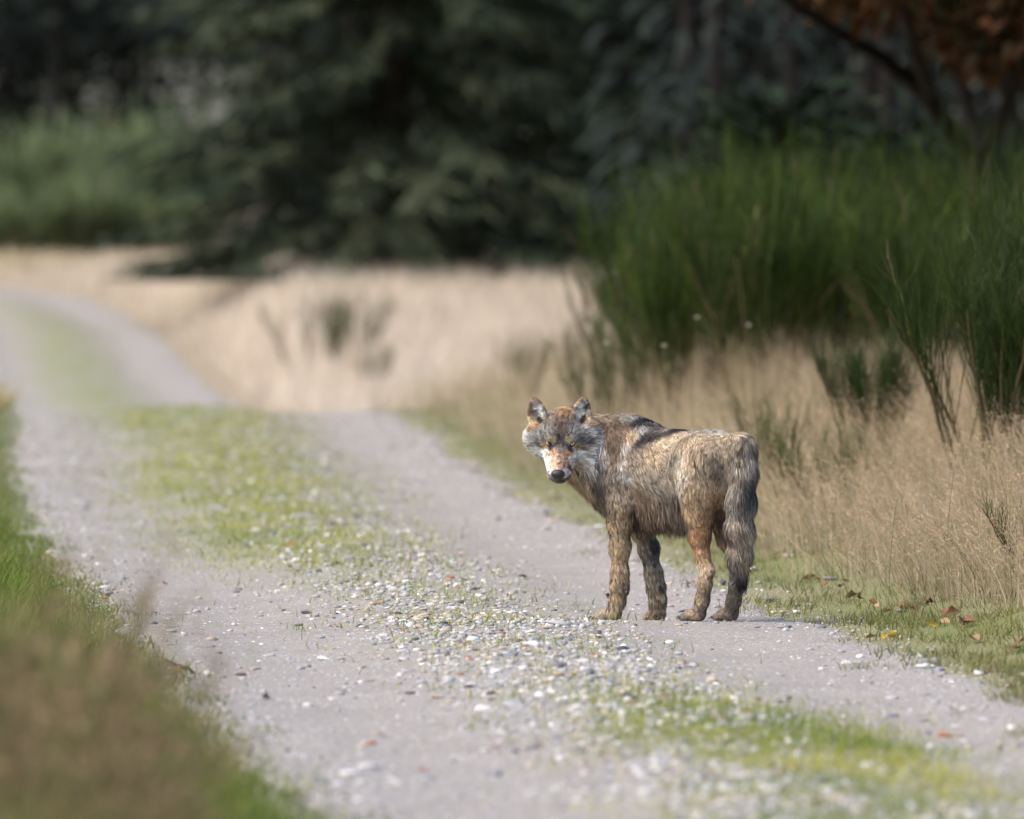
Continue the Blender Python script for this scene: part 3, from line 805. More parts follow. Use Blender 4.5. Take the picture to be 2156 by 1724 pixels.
# ------------------------------------------------------------------ short grass on and beside the track
if want("grass"):
    r = np.random.default_rng(21)
    L_, R_ = (lambda D: frame_x(D, -120)), (lambda D: frame_x(D, 2280))
    x, D = scatter(150000, lambda D: np.maximum(L_(D), road_c(D) - 1.3), lambda D: np.minimum(R_(D), road_c(D) + 1.3), 18, 68,
                   lambda x, D: grassiness(x, D) ** 1.3 * 0.7, r)
    n = len(x)
    h = r.uniform(0.02, 0.055, n) * np.interp(D, [20, 30, 60], [1, 1, 1.2])
    yel = np.clip(fbm(x * 2.5, D * 2, 77) * 1.6 - 0.3 + r.normal(0, 0.2, n), 0, 1)
    c = mixc(r, n, lin((112, 130, 46)), lin((190, 182, 92)), yel)
    c = c * np.clip(r.normal(1, 0.2, n), 0.5, 1.6)[:, None]
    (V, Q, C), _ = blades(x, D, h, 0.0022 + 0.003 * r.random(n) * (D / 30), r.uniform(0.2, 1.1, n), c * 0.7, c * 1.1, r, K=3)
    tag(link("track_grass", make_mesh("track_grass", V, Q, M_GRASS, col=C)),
        "short yellow-green grass in the stony middle strip of the track", "grass", kind="stuff")
    # right verge: short green sward between the track and the dry grass
    def dv(x, D):
        e = x - road_c(D) - half_w(D)
        n_ = fbm(x * 3, D * 2, 91)
        lim = np.interp(D, [18, 28, 34, 45, 66], [1.3, 1.25, 0.75, 0.5, 0.5])
        n3 = fbm(x * 7, D * 4, 99)
        return sstep(-0.1, 0.4, e + 1.1 * (n_ - 0.5)) * (1 - sstep(lim, lim + 0.5, e)) * sstep(0.28, 0.6, n3) * 0.95
    x, D = scatter(80000, lambda D: road_c(D) + half_w(D) - 0.3, lambda D: np.minimum(R_(D), road_c(D) + half_w(D) + 2.0), 19, 68, dv, r)
    n = len(x)
    g = fbm(x * 2, D * 2, 93)
    c = mixc(r, n, lin((78, 98, 46)), lin((140, 138, 80)), np.clip(g * 1.7 - 0.35 + r.normal(0, 0.15, n), 0, 1)) * np.clip(r.normal(1, 0.22, n), 0.5, 1.6)[:, None]
    c = np.where((r.random(n) < 0.22)[:, None], lin((168, 146, 108))[None] * r.uniform(0.7, 1.1, n)[:, None], c)
    (V, Q, C), _ = blades(x, D, r.uniform(0.02, 0.065, n), 0.002 + 0.0025 * r.random(n), r.uniform(0.2, 1.2, n), c * 0.65, c * 1.1, r, K=3)
    tag(link("verge_grass", make_mesh("verge_grass", V, Q, M_GRASS, col=C)),
        "short green grass along the track's edge below the dry grass bank", "grass", kind="stuff")
    # left verge
    def dl(x, D):
        e = -(x - road_c(D)) - half_w(D)
        return sstep(-0.15, 0.2, e + 0.4 * (fbm(x * 3, D * 2, 95) - 0.5)) * 0.9
    x, D = scatter(52000, lambda D: np.maximum(L_(D), road_c(D) - 4), lambda D: road_c(D) - half_w(D) + 0.3, 14, 66, dl, r)
    n = len(x)
    e = -(x - road_c(D)) - half_w(D)
    c = mixc(r, n, lin((84, 110, 40)), lin((138, 138, 66)), np.clip(r.normal(0.35, 0.25, n) + 0.3 * (fbm(x, D, 97) - 0.5), 0, 1)) * np.clip(r.normal(1, 0.2, n), 0.5, 1.6)[:, None]
    h = (0.03 + 0.13 * sstep(0.0, 0.6, e)) * r.uniform(0.6, 1.4, n)
    (V, Q, C), _ = blades(x, D, h, 0.0025 + 0.0035 * r.random(n), r.uniform(0.2, 0.9, n), c * 0.65, c * 1.1, r, K=3)
    tag(link("left_verge_grass", make_mesh("left_verge_grass", V, Q, M_GRASS, col=C)),
        "green grass fringing the track on the side away from the broom", "grass", kind="stuff")

# ------------------------------------------------------------------ dry grass on the bank
if want("dry"):
    r = np.random.default_rng(31)
    def db(x, D):
        e = x - road_c(D) - half_w(D)
        lim = np.interp(D, [18, 26, 32, 40, 60], [1.4, 1.0, 0.55, 0.30, 0.2])
        return sstep(lim - 0.25, lim + 0.35, e + 0.5 * (fbm(x * 2, D * 1.5, 101) - 0.5))
    x, D = scatter(42000, lambda D: road_c(D) + half_w(D) + 0.1, lambda D: frame_x(D, 2300), 22, 68, db, r, pw=1.6)
    n = len(x)
    h = r.uniform(0.17, 0.44, n) * (0.75 + 0.5 * fbm(x * 1.2, D, 103)) * np.interp(D, [30, 38], [0.8, 1.1])
    p = np.clip(r.normal(0.35, 0.3, n), 0, 1)
    c = mixc(r, n, STRAW, STRAW2, p) * np.clip(r.normal(1, 0.16, n), 0.5, 1.5)[:, None]
    gb = (r.random(n) < 0.14)[:, None]
    c = np.where(gb, OLIVE[None] * np.clip(r.normal(1, 0.2, n), 0.5, 1.5)[:, None], c)
    lean = r.uniform(0.15, 0.85, n)
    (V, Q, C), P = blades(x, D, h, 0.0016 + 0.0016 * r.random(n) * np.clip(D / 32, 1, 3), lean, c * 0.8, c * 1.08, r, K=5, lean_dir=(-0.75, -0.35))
    parts = [(V, Q, C)]
    # airy seed heads: hair-fine side branches near the tip of each stem
    near = np.nonzero((D < 44) & (r.random(n) < 0.55))[0]
    m, nb = len(near), 7
    base = P[near, 3] * 0.65 + P[near, 2] * 0.35
    t = r.random((m, nb))[..., None]
    st = base[:, None] + (P[near, 4] - base)[:, None] * t * 1.05
    d = unit(r.normal(0, 1, (m, nb, 3)) + np.array([0, 0, 0.5]))
    ln = (r.uniform(0.02, 0.055, (m, nb)) * (1.15 - t[..., 0]))[..., None]
    en = st + d * ln
    mid = (st + en) / 2 + np.array([0, 0, 0.004])
    PP = np.stack([st, mid, en], 2).reshape(-1, 3, 3)
    cc = np.repeat(c[near] * np.array([1.05, 0.95, 0.88]), nb, 0)
    parts.append(ribbons(PP, np.tile(np.array([[0.0009, 0.0012, 0.0030]]), (len(PP), 1)), unit(r.normal(0, 1, (len(PP), 3)) * np.array([1, 0.3, 1])), np.repeat(cc[:, None], 3, 1)))
    V, Q, C = join(parts)
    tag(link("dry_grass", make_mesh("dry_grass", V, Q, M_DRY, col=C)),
        "wispy straw-coloured hair grass with airy seed heads on the bank behind the wolf", "grass", kind="stuff")
    # pale field behind the crest
    def dfld(x, D):
        e = x - road_c(D) - half_w(D)
        return sstep(0.1, 0.6, e + 0.4 * (fbm(x, D * 0.5, 105) - 0.5))
    x, D = scatter(42000, lambda D: road_c(D) + half_w(D), lambda D: frame_x(D, 1650), 66, 175, dfld, r, pw=1.2)
    n = len(x)
    h = r.uniform(0.2, 0.45, n)
    c = mixc(r, n, lin((234, 220, 202)), lin((214, 194, 170)), np.clip(r.normal(0.4, 0.3, n) + 0.8 * (fbm(x * 0.7, D * 0.3, 107) - 0.5), 0, 1)) * np.clip(r.normal(1, 0.12, n), 0.5, 1.5)[:, None]
    (V, Q, C), _ = blades(x, D, h, 0.006 + 0.012 * r.random(n) * D / 100, r.uniform(0.1, 0.7, n), c * 0.85, c, r, K=3)
    tag(link("pale_field_grass", make_mesh("pale_field_grass", V, Q, M_DRY, col=C)),
        "pale dry grass field between the track's bend and the big spruce", "grass", kind="stuff")
    # beyond the far track on its left
    x, D = scatter(9000, lambda D: frame_x(D, -150), lambda D: road_c(D) - half_w(D), 66, 185, lambda x, D: 1.0 + 0 * x, r, pw=1.2)
    x2, D2 = scatter(9000, lambda D: frame_x(D, -150), lambda D: frame_x(D, 480), 158, 186, lambda x, D: sstep(1.8, 3, np.abs(x - road_c(D))), r, pw=1.2)
    x, D = np.concatenate([x, x2]), np.concatenate([D, D2])
    n = len(x)
    c = mixc(r, n, lin((196, 176, 136)), lin((150, 146, 92)), np.clip(r.normal(0.4, 0.3, n), 0, 1))
    (V, Q, C), _ = blades(x, D, r.uniform(0.12, 0.35, n), 0.02 + 0.02 * r.random(n), r.uniform(0.1, 0.7, n), c * 0.85, c, r, K=3)
    tag(link("far_verge_grass", make_mesh("far_verge_grass", V, Q, M_DRY, col=C)),
        "yellowish dry grass beside the far bend of the track, below the green bushes", "grass", kind="stuff")
    # tall rough grass close to the camera on the left
    def dn(x, D):
        e = -(x - road_c(D)) - half_w(D)
        return sstep(0.25, 0.9, e)
    x, D = scatter(9000, lambda D: frame_x(D, -250), lambda D: frame_x(D, 640), 13.0, 21.5, dn, r, pw=1.3)
    n = len(x)
    e = -(x - road_c(D)) - half_w(D)
    c = mixc(r, n, lin((96, 112, 46)), lin((150, 128, 86)), np.clip(r.normal(0.35, 0.3, n) + 0.4 * sstep(0.8, 1.6, e), 0, 1)) * np.clip(r.normal(1, 0.2, n), 0.5, 1.5)[:, None]
    (V, Q, C), _ = blades(x, D, r.uniform(0.15, 0.42, n) * (0.5 + 0.6 * sstep(0.3, 1.2, e)), 0.003 + 0.004 * r.random(n), r.uniform(0.1, 0.6, n), c * 0.7, c, r, K=4)
    tag(link("rough_grass", make_mesh("rough_grass", V, Q, M_GRASS, col=C)),
        "tall rough green and brown grass round the heather beside the track", "grass", kind="stuff")

# ------------------------------------------------------------------ gravel and stones
ICO_V = None
def ico():
    p = (1 + 5 ** 0.5) / 2
    V = np.array([(-1, p, 0), (1, p, 0), (-1, -p, 0), (1, -p, 0), (0, -1, p), (0, 1, p), (0, -1, -p), (0, 1, -p), (p, 0, -1), (p, 0, 1), (-p, 0, -1), (-p, 0, 1)], float)
    T = np.array([(0, 11, 5), (0, 5, 1), (0, 1, 7), (0, 7, 10), (0, 10, 11), (1, 5, 9), (5, 11, 4), (11, 10, 2), (10, 7, 6), (7, 1, 8), (3, 9, 4), (3, 4, 2), (3, 2, 6), (3, 6, 8), (3, 8, 9), (4, 9, 5), (2, 4, 11), (6, 2, 10), (8, 6, 7), (9, 8, 1)])
    return unit(V), T
STONE_COLS = [lin((172, 168, 166)), lin((196, 190, 184)), lin((156, 154, 154)), lin((134, 130, 130)), lin((180, 164, 146)), lin((226, 222, 216)), lin((92, 88, 88)), lin((154, 112, 88))]
STONE_P = np.array([0.27, 0.19, 0.18, 0.12, 0.13, 0.05, 0.04, 0.02])

def strip_density(x, D):
    """where loose stones gather: the middle strip and the edges, few in the wheel ruts"""
    e = x - road_c(D); hw = half_w(D)
    mid = np.exp(-(e / 0.48) ** 4)
    edge = np.exp(-((np.abs(e) - hw + 0.05) / 0.22) ** 2)
    heap = 1.6 * np.exp(-((e + 0.12 - 0.04 * (D - 28)) / 0.42) ** 2 - ((D - 28.5) / 3.2) ** 2)
    k = 0.34 + 0.65 * np.maximum(mid, 0.9 * edge) + heap * 0.4
    k = k * (0.45 + 1.1 * fbm(x * 4, D * 2.5, 121)) * (1 - 0.55 * grassiness(x, D))
    return k

if want("gravel"):
    r = np.random.default_rng(41)
    iv, it = ico()
    x, D = scatter(130000, lambda D: np.maximum(frame_x(D, -60), road_c(D) - half_w(D) - 0.25), lambda D: np.minimum(frame_x(D, 2220), road_c(D) + half_w(D) + 0.25), 18.5, 66,
                   lambda x, D: strip_density(x, D) * 0.9, r, pw=1.7)
    n = len(x)
    e = np.abs(x - road_c(D))
    s = np.exp(r.normal(math.log(0.0042), 0.5, n)) * (0.75 + 0.5 * np.exp(-(e / 0.5) ** 4)) * np.clip(D / 34, 1, 1.6)
    s = np.minimum(s, 0.02)
    big = s > 0.0085
    parts = []
    for sel, (bv, bt) in ((big, (iv, it)), (~big, (np.array([(1, 0, 0), (-0.4, 0.9, 0), (-0.5, -0.85, 0), (0.1, 0.1, 1), (-0.05, 0, -1)], float), np.array([(0, 1, 3), (1, 2, 3), (2, 0, 3)])))):
        xs, Ds, ss = x[sel], D[sel], s[sel]; m = len(xs)
        jit = 1 + r.uniform(-0.28, 0.28, (m, len(bv)))
        P = bv[None] * jit[..., None] * np.stack([r.uniform(0.9, 1.7, m), r.uniform(0.8, 1.3, m), r.uniform(0.35, 0.8, m)], -1)[:, None]
        a = r.random(m) * 2 * math.pi; ca, sa = np.cos(a)[:, None], np.sin(a)[:, None]
        P = np.stack([P[..., 0] * ca - P[..., 1] * sa, P[..., 0] * sa + P[..., 1] * ca, P[..., 2]], -1) * ss[:, None, None]
        P = P + np.stack([xs, Ds, ground_z(xs, Ds) + 0.004 + ss * 0.18], -1)[:, None]
        c = np.array(STONE_COLS)[r.choice(len(STONE_COLS), m, p=STONE_P)] * np.clip(r.normal(1, 0.13, m), 0.5, 1.5)[:, None]
        parts.append((P.reshape(-1, 3), (bt[None] + (np.arange(m) * len(bv))[:, None, None]).reshape(-1, 3), np.repeat(c, len(bv), 0)))
    V, T, C = join(parts)
    tag(link("gravel", make_mesh("gravel", V, T, M_STONE, col=C)), "loose grey and white gravel scattered over the track", "gravel", kind="stuff")

if want("stones"):
    r = np.random.default_rng(43)
    iv, it = ico()
    edges = {}
    def sub(V, T):
        V = list(map(tuple, V)); out = []; cache = {}
        def md(a, b):
            k = (min(a, b), max(a, b))
            if k not in cache:
                V.append(tuple((np.array(V[a]) + np.array(V[b])) / 2)); cache[k] = len(V) - 1
            return cache[k]
        for a, b, c in T:
            ab, bc, ca = md(a, b), md(b, c), md(c, a)
            out += [(a, ab, ca), (b, bc, ab), (c, ca, bc), (ab, bc, ca)]
        return np.array(V), np.array(out)
    sv, st_ = sub(iv, it)
    sv = sv * 0.5 + unit(sv) * 0.5
    classes = [("pale grey flat stone lying in the loose gravel of the track", "pale grey stones on the track", (168, 164, 162), 0.34),
               ("bluish grey stone lying in the loose gravel of the track", "bluish grey stones on the track", (132, 134, 140), 0.24),
               ("white stone standing out in the grey gravel of the track", "white stones on the track", (214, 210, 206), 0.18),
               ("beige stone lying in the loose gravel of the track", "beige stones on the track", (178, 158, 138), 0.14),
               ("dark charcoal stone standing out in the grey gravel of the track", "dark stones on the track", (72, 70, 78), 0.06),
               ("rust-orange stone standing out in the grey gravel of the track", "rust-orange stones on the track", (172, 104, 70), 0.04)]
    mats = [mat_plain("stone_" + str(i), tuple(lin(c[2])), 0.75, 0.3, 0.22, 60, 0.3) for i, c in enumerate(classes)]
    shapes = []
    for ci in range(len(classes)):
        row = []
        for q in range(3):
            f1, f2 = r.normal(0, 1, 3), r.normal(0, 1, 3)
            P = sv * (1 + 0.16 * np.sin(sv @ f1 * 2.2 + q) + 0.12 * np.sin(sv @ f2 * 3.1))[:, None]
            P[:, 2] = np.clip(P[:, 2], -0.5, 0.75)
            row.append(make_mesh("stone", P, st_, mats[ci]))
        shapes.append(row)
    def put(x, D, size, ci, flat=0.5):
        o = link("stone", shapes[ci][int(r.integers(3))])
        o.location = (x, D, float(ground_z(x, D)) + 0.004 + size * flat * 0.32)
        o.scale = (size * r.uniform(1.0, 1.6), size * r.uniform(0.8, 1.2), size * flat)
        o.rotation_euler = (r.normal(0, 0.12), r.normal(0, 0.12), r.random() * 6.28)
        tag(o, classes[ci][0], "stone", classes[ci][1])
    # stones one can pick out in the photograph: picture point, size in metres, kind
    for (px, py, sz, ci) in ((935, 1330, .020, 4), (1180, 1332, .030, 0), (645, 1288, .016, 4), (612, 1152, .022, 5), (660, 1127, .026, 2), (948, 1228, .018, 5), (1100, 1214, .016, 4), (910, 1215, .018, 0), (835, 1300, .016, 4), (505, 1412, .016, 4), (372, 1410, .018, 5), (1018, 1497, .026, 2),
                             (780, 1554, .016, 5), (1990, 1535, .022, 5), (1560, 1545, .02, 0), (1750, 1232, .022, 1), (1660, 1190, .022, 2), (1620, 1265, .022, 1), (2062, 1425, .017, 2), (1730, 1330, .018, 1), (1085, 1330, .024, 0), (1075, 1400, .026, 1), (1180, 1440, .024, 3), (1290, 1450, .022, 1), (1120, 1375, .026, 2), (1330, 1490, .02, 4),
                             (760, 1190, .016, 1), (1000, 1250, .018, 4), (1585, 1205, .02, 2), (1640, 1300, .018, 0), (1900, 1290, .02, 1), (1810, 1388, .02, 0), (1960, 1400, .024, 1), (2100, 1300, .016, 1)):
        x, D = gpx(px, py); put(x, D, sz, ci, 0.55)
    x, D = scatter(4000, lambda D: np.maximum(frame_x(D, 0), road_c(D) - half_w(D)), lambda D: np.minimum(frame_x(D, 2150), road_c(D) + half_w(D) + 0.15), 20, 42, lambda x, D: np.clip(strip_density(x, D) ** 2 * 0.3, 0, 1), r, pw=1.6)
    pc = np.array([c[3] for c in classes])
    for a, b in list(zip(x, D))[:215]:
        put(a, b, float(np.clip(np.exp(r.normal(math.log(0.0125), 0.32)), 0.008, 0.026)), int(r.choice(len(classes), p=pc)), r.uniform(0.4, 0.7))

# ------------------------------------------------------------------ fallen leaves and small flowers
if want("leaves"):
    r = np.random.default_rng(51)
    uu, vv = np.meshgrid(np.linspace(0, 1, 5), np.linspace(-1, 1, 5), indexing='ij')
    kinds = [("curled brown fallen leaf in the grass at the track's edge", "brown fallen leaves", (112, 72, 50)),
             ("pale tan fallen leaf in the grass at the track's edge", "tan fallen leaves", (150, 118, 90)),
             ("yellow fallen leaf in the grass at the track's edge", "yellow fallen leaves", (196, 160, 40))]
    meshes = []
    for q, (a, b, c) in enumerate(kinds):
        row = []
        for k in range(3):
            wd = np.sin(np.clip(uu, 0.02, 0.98) ** 0.8 * math.pi) * (0.32 + 0.07 * np.sin(uu * 14 + k)) + 0.02
            P = np.stack([uu - 0.5, vv * wd, 0.10 + 0.26 * (vv * wd / 0.4) ** 2 * (1 + 0.5 * np.sin(k + uu * 4)) + 0.16 * (uu - 0.4) ** 2 * (k - 0.6) + 0.05 * np.sin(vv * 5 + uu * 6)], -1).reshape(-1, 3)
            row.append(make_mesh("fallen_leaf", P, grid_faces(5, 5), mat_plain("leaf_%d%d" % (q, k), tuple(lin(c)), 0.6, 0.3, 0.3, 6)))
        meshes.append(row)
    def leaf(px, py, size, ki, zz=0.02):
        x, D = gpx(px, py)
        for _ in range(3):
            z = float(ground_z(x, D)); x, D = gpx(px, py, z + zz)
        o = link("fallen_leaf", meshes[ki][int(r.integers(3))])
        o.location = (x, D, float(ground_z(x, D)) + zz)
        o.scale = (size,) * 3
        o.rotation_euler = (r.normal(0, 0.5), r.normal(0, 0.4), r.random() * 6.28)
        tag(o, kinds[ki][0], "leaf", kinds[ki][1])
    for (px, py, sz, ki) in ((1597, 1142, .06, 0), (1640, 1162, .05, 0), (1655, 1158, .05, 1), (1680, 1165, .05, 0), (1740, 1232, .06, 0), (1770, 1235, .07, 0), (1795, 1245, .08, 1), (1810, 1240, .07, 0), (1835, 1250, .07, 0), (1845, 1258, .06, 1), (1780, 1225, .05, 0), (1700, 1195, .06, 0), (1905, 1278, .07, 0), (1925, 1284, .06, 0), (1990, 1282, .07, 0), (2010, 1290, .08, 0), (2030, 1320, .09, 0), (2050, 1330, .08, 1), (2040, 1322, .08, 0), (1990, 1310, .06, 1), (1965, 1318, .05, 2),
                             (1880, 1338, .05, 2), (1862, 1340, .04, 2), (1835, 1340, .05, 1), (2150, 1340, .07, 1), (2140, 1325, .06, 0), (1960, 1270, .06, 0), (1870, 1265, .05, 0), (1710, 1215, .05, 1), (1620, 1150, .05, 0), (975, 1192, .04, 0), (1280, 1255, .035, 0), (1265, 1345, .04, 1), (560, 1470, .04, 0), (1460, 1455, .03, 1), (345, 1230, .04, 0), (1610, 1152, .045, 0), (1725, 1222, .05, 0)):
        leaf(px, py, sz * 0.75, ki, 0.014)
    # small white and yellow flowers among the dry grass: a thin stalk, a disc and petals
    m_pet = [mat_plain("petal_white", (0.75, 0.75, 0.74), 0.6, 0.2), mat_plain("petal_yellow", (0.62, 0.46, 0.02), 0.6, 0.2)]
    m_disc = mat_plain("flower_disc", (0.45, 0.33, 0.05), 0.7, 0.2)
    m_stalk = mat_plain("flower_stalk", (0.12, 0.14, 0.05), 0.7, 0.2)
    for (px, py, D, rad, ki, lab) in ((1992, 995, 31.5, 0.011, 0, "white daisy flower among the brown seed heads of the bank"),
                                      (1872, 1054, 31.2, 0.008, 0, "small white flower on a bare stalk leaning over the bank"),
                                      (1900, 700, 44, 0.016, 1, "single yellow flower at the foot of the tall broom"),
                                      (1456, 668, 43, 0.014, 0, "small white flower below the tall broom, nearer to the slender outermost shrub"),
                                      (1565, 684, 43, 0.014, 0, "tiny white flower at the foot of the dense middle of the tall broom"),
                                      (1265, 721, 42, 0.013, 0, "pale flower beside the slender outermost broom"),
                                      (1386, 727, 41, 0.014, 0, "pale flower in the straw grass below the tall broom")):
        x = frame_x(D, px); z = CAM_H - (py - HORIZON) / F_PX * D
        z0 = float(ground_z(x, D))
        root = empty("small_flower", (x, D, z0)); tag(root, lab, "flower")
        hgt = max(z - z0, 0.12)
        k = np.linspace(0, 1, 5)
        v_, q_, c_ = tube(np.stack([0.03 * k ** 2, 0 * k, k * hgt], -1), 0.0014 * (1.2 - 0.4 * k), 5)
        link("stalk", make_mesh("stalk", v_, q_, m_stalk), root)
        th = np.linspace(0, 2 * math.pi, 12, endpoint=False)
        ctr = np.array([0.03, 0, hgt])
        tl = 0.9
        def pt(rr, t_, up): return ctr + np.array([rr * math.cos(t_), -rr * math.sin(t_) * math.sin(tl) + up * -math.cos(tl), rr * math.sin(t_) * math.cos(tl) + up])
        DV = np.array([pt(0, 0, 0.003)] + [pt(rad * 0.3, a, 0.001) for a in th]); DT = np.array([[0, 1 + i, 1 + (i + 1) % 12] for i in range(12)])
        link("disc", make_mesh("disc", DV, DT, m_disc), root)
        PV, PQ = [], []
        for a in np.linspace(0, 2 * math.pi, 9, endpoint=False):
            b = len(PV); PV += [pt(rad * 0.25, a - 0.3, 0), pt(rad * 0.9, a - 0.3, 0.001), pt(rad * 1.05, a, 0.0005), pt(rad * 0.9, a + 0.3, 0.001), pt(rad * 0.25, a + 0.3, 0)]
            PQ += [[b, b + 1, b + 2], [b, b + 2, b + 4], [b + 2, b + 3, b + 4]]
        link("petals", make_mesh("petals", np.array(PV), np.array(PQ), m_pet[ki]), root)

# ------------------------------------------------------------------ broom shrubs
def broom_meshes(seed, H, spread, nst, nsh, ntw, w=0.004, dead=0.02, cols=((26, 44, 15), (66, 82, 20))):
    r = np.random.default_rng(seed)
    sv_, q_, c_ = [], [], []
    parts, axes = [], []
    for i in range(nst):
        a = r.random() * 2 * math.pi; rr = spread * math.sqrt(r.random())
        base = np.array([math.cos(a) * rr * 0.35, math.sin(a) * rr * 0.35, -0.02])
        top = np.array([math.cos(a) * rr, math.sin(a) * rr, H * r.uniform(0.45, 0.8)])
        k = np.linspace(0, 1, 6)
        pts = base + (top - base) * k[:, None] + np.stack([0 * k, 0 * k, 0.10 * H * np.sin(k * math.pi)], -1)
        pts += np.cumsum(r.normal(0, 0.012, (6, 3)), 0)
        axes.append(pts)
        parts.append(tube(pts, np.interp(k, [0, 1], [0.011, 0.004]) * (0.7 + 0.3 * H), 5, lin((86, 76, 54))))
    stems = join(parts)
    axes = np.array(axes)
    # whippy green shoots
    si = r.integers(nst, size=nsh); t = r.uniform(0.15, 1.0, nsh) * 5; i0 = np.minimum(t.astype(int), 4); f = (t - i0)[:, None]
    st = axes[si, i0] * (1 - f) + axes[si, i0 + 1] * f
    out = st.copy(); out[:, 2] = 0
    d = unit(np.array([0, 0, 1.0]) + out / max(spread, 0.1) * 0.28 + r.normal(0, 0.17, (nsh, 3)))
    ln = np.clip((H - st[:, 2]) * np.where(r.random(nsh) < 0.12, r.uniform(0.9, 1.35, nsh), r.uniform(0.3, 0.85, nsh)), 0.12, 0.95 * H)
    en = st + d * ln[:, None]
    bend = r.normal(0, 0.05, (nsh, 3)) * ln[:, None]
    kk = np.linspace(0, 1, 4)
    P = st[:, None] + (en - st)[:, None] * kk[None, :, None] + bend[:, None] * np.sin(kk * math.pi)[None, :, None]
    W = w * r.uniform(0.8, 1.4, nsh)[:, None] * np.array([1, 1, 0.8, 0.25])[None]
    g = mixc(r, nsh, lin(cols[0]), lin(cols[1])) * np.clip(r.normal(1, 0.22, nsh), 0.5, 1.7)[:, None]
    g = np.where((r.random(nsh) < dead)[:, None], lin((118, 100, 72))[None], g)
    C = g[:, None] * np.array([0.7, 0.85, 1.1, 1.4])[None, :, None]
    az = r.random(nsh) * math.pi
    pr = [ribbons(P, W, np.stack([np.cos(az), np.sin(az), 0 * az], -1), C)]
    # twiglets
    pi = r.integers(nsh, size=ntw); t = r.uniform(0.2, 1.0, ntw)
    st2 = st[pi] + (en - st)[pi] * t[:, None] + bend[pi] * np.sin(t * math.pi)[:, None]
    d2 = unit(d[pi] + r.normal(0, 0.38, (ntw, 3)))
    l2 = r.uniform(0.06, 0.22, ntw) * (0.6 + 0.4 * H)
    en2 = st2 + d2 * l2[:, None]
    md2 = (st2 + en2) / 2 + r.normal(0, 0.006, (ntw, 3))
    P2 = np.stack([st2, md2, en2], 1)
    W2 = w * 0.75 * r.uniform(0.7, 1.4, ntw)[:, None] * np.array([1, 0.9, 0.25])[None]
    az = r.random(ntw) * math.pi
    g2 = np.clip(g[pi] * np.clip(r.normal(1.1, 0.2, ntw), 0.5, 1.8)[:, None], 0, 0.5)
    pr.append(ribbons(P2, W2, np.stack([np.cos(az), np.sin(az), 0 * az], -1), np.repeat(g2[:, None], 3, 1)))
    shoots = join(pr)
    return make_mesh("broom_stems", stems[0], stems[1], M_BARK, col=stems[2], smooth=True), make_mesh("broom_shoots", shoots[0], shoots[1], M_LEAF, col=shoots[2])

def put_broom(ms, x, D, label, sc=1.0, rz=0.0, group=None, name="broom_shrub", sz=None):
    o = empty(name, (x, D, float(ground_z(x, D))), rz)
    o.scale = (sc, sc, sz or sc)
    tag(o, label, "shrub", group)
    link("stem", ms[0], o); link("shoots", ms[1], o)
    return o

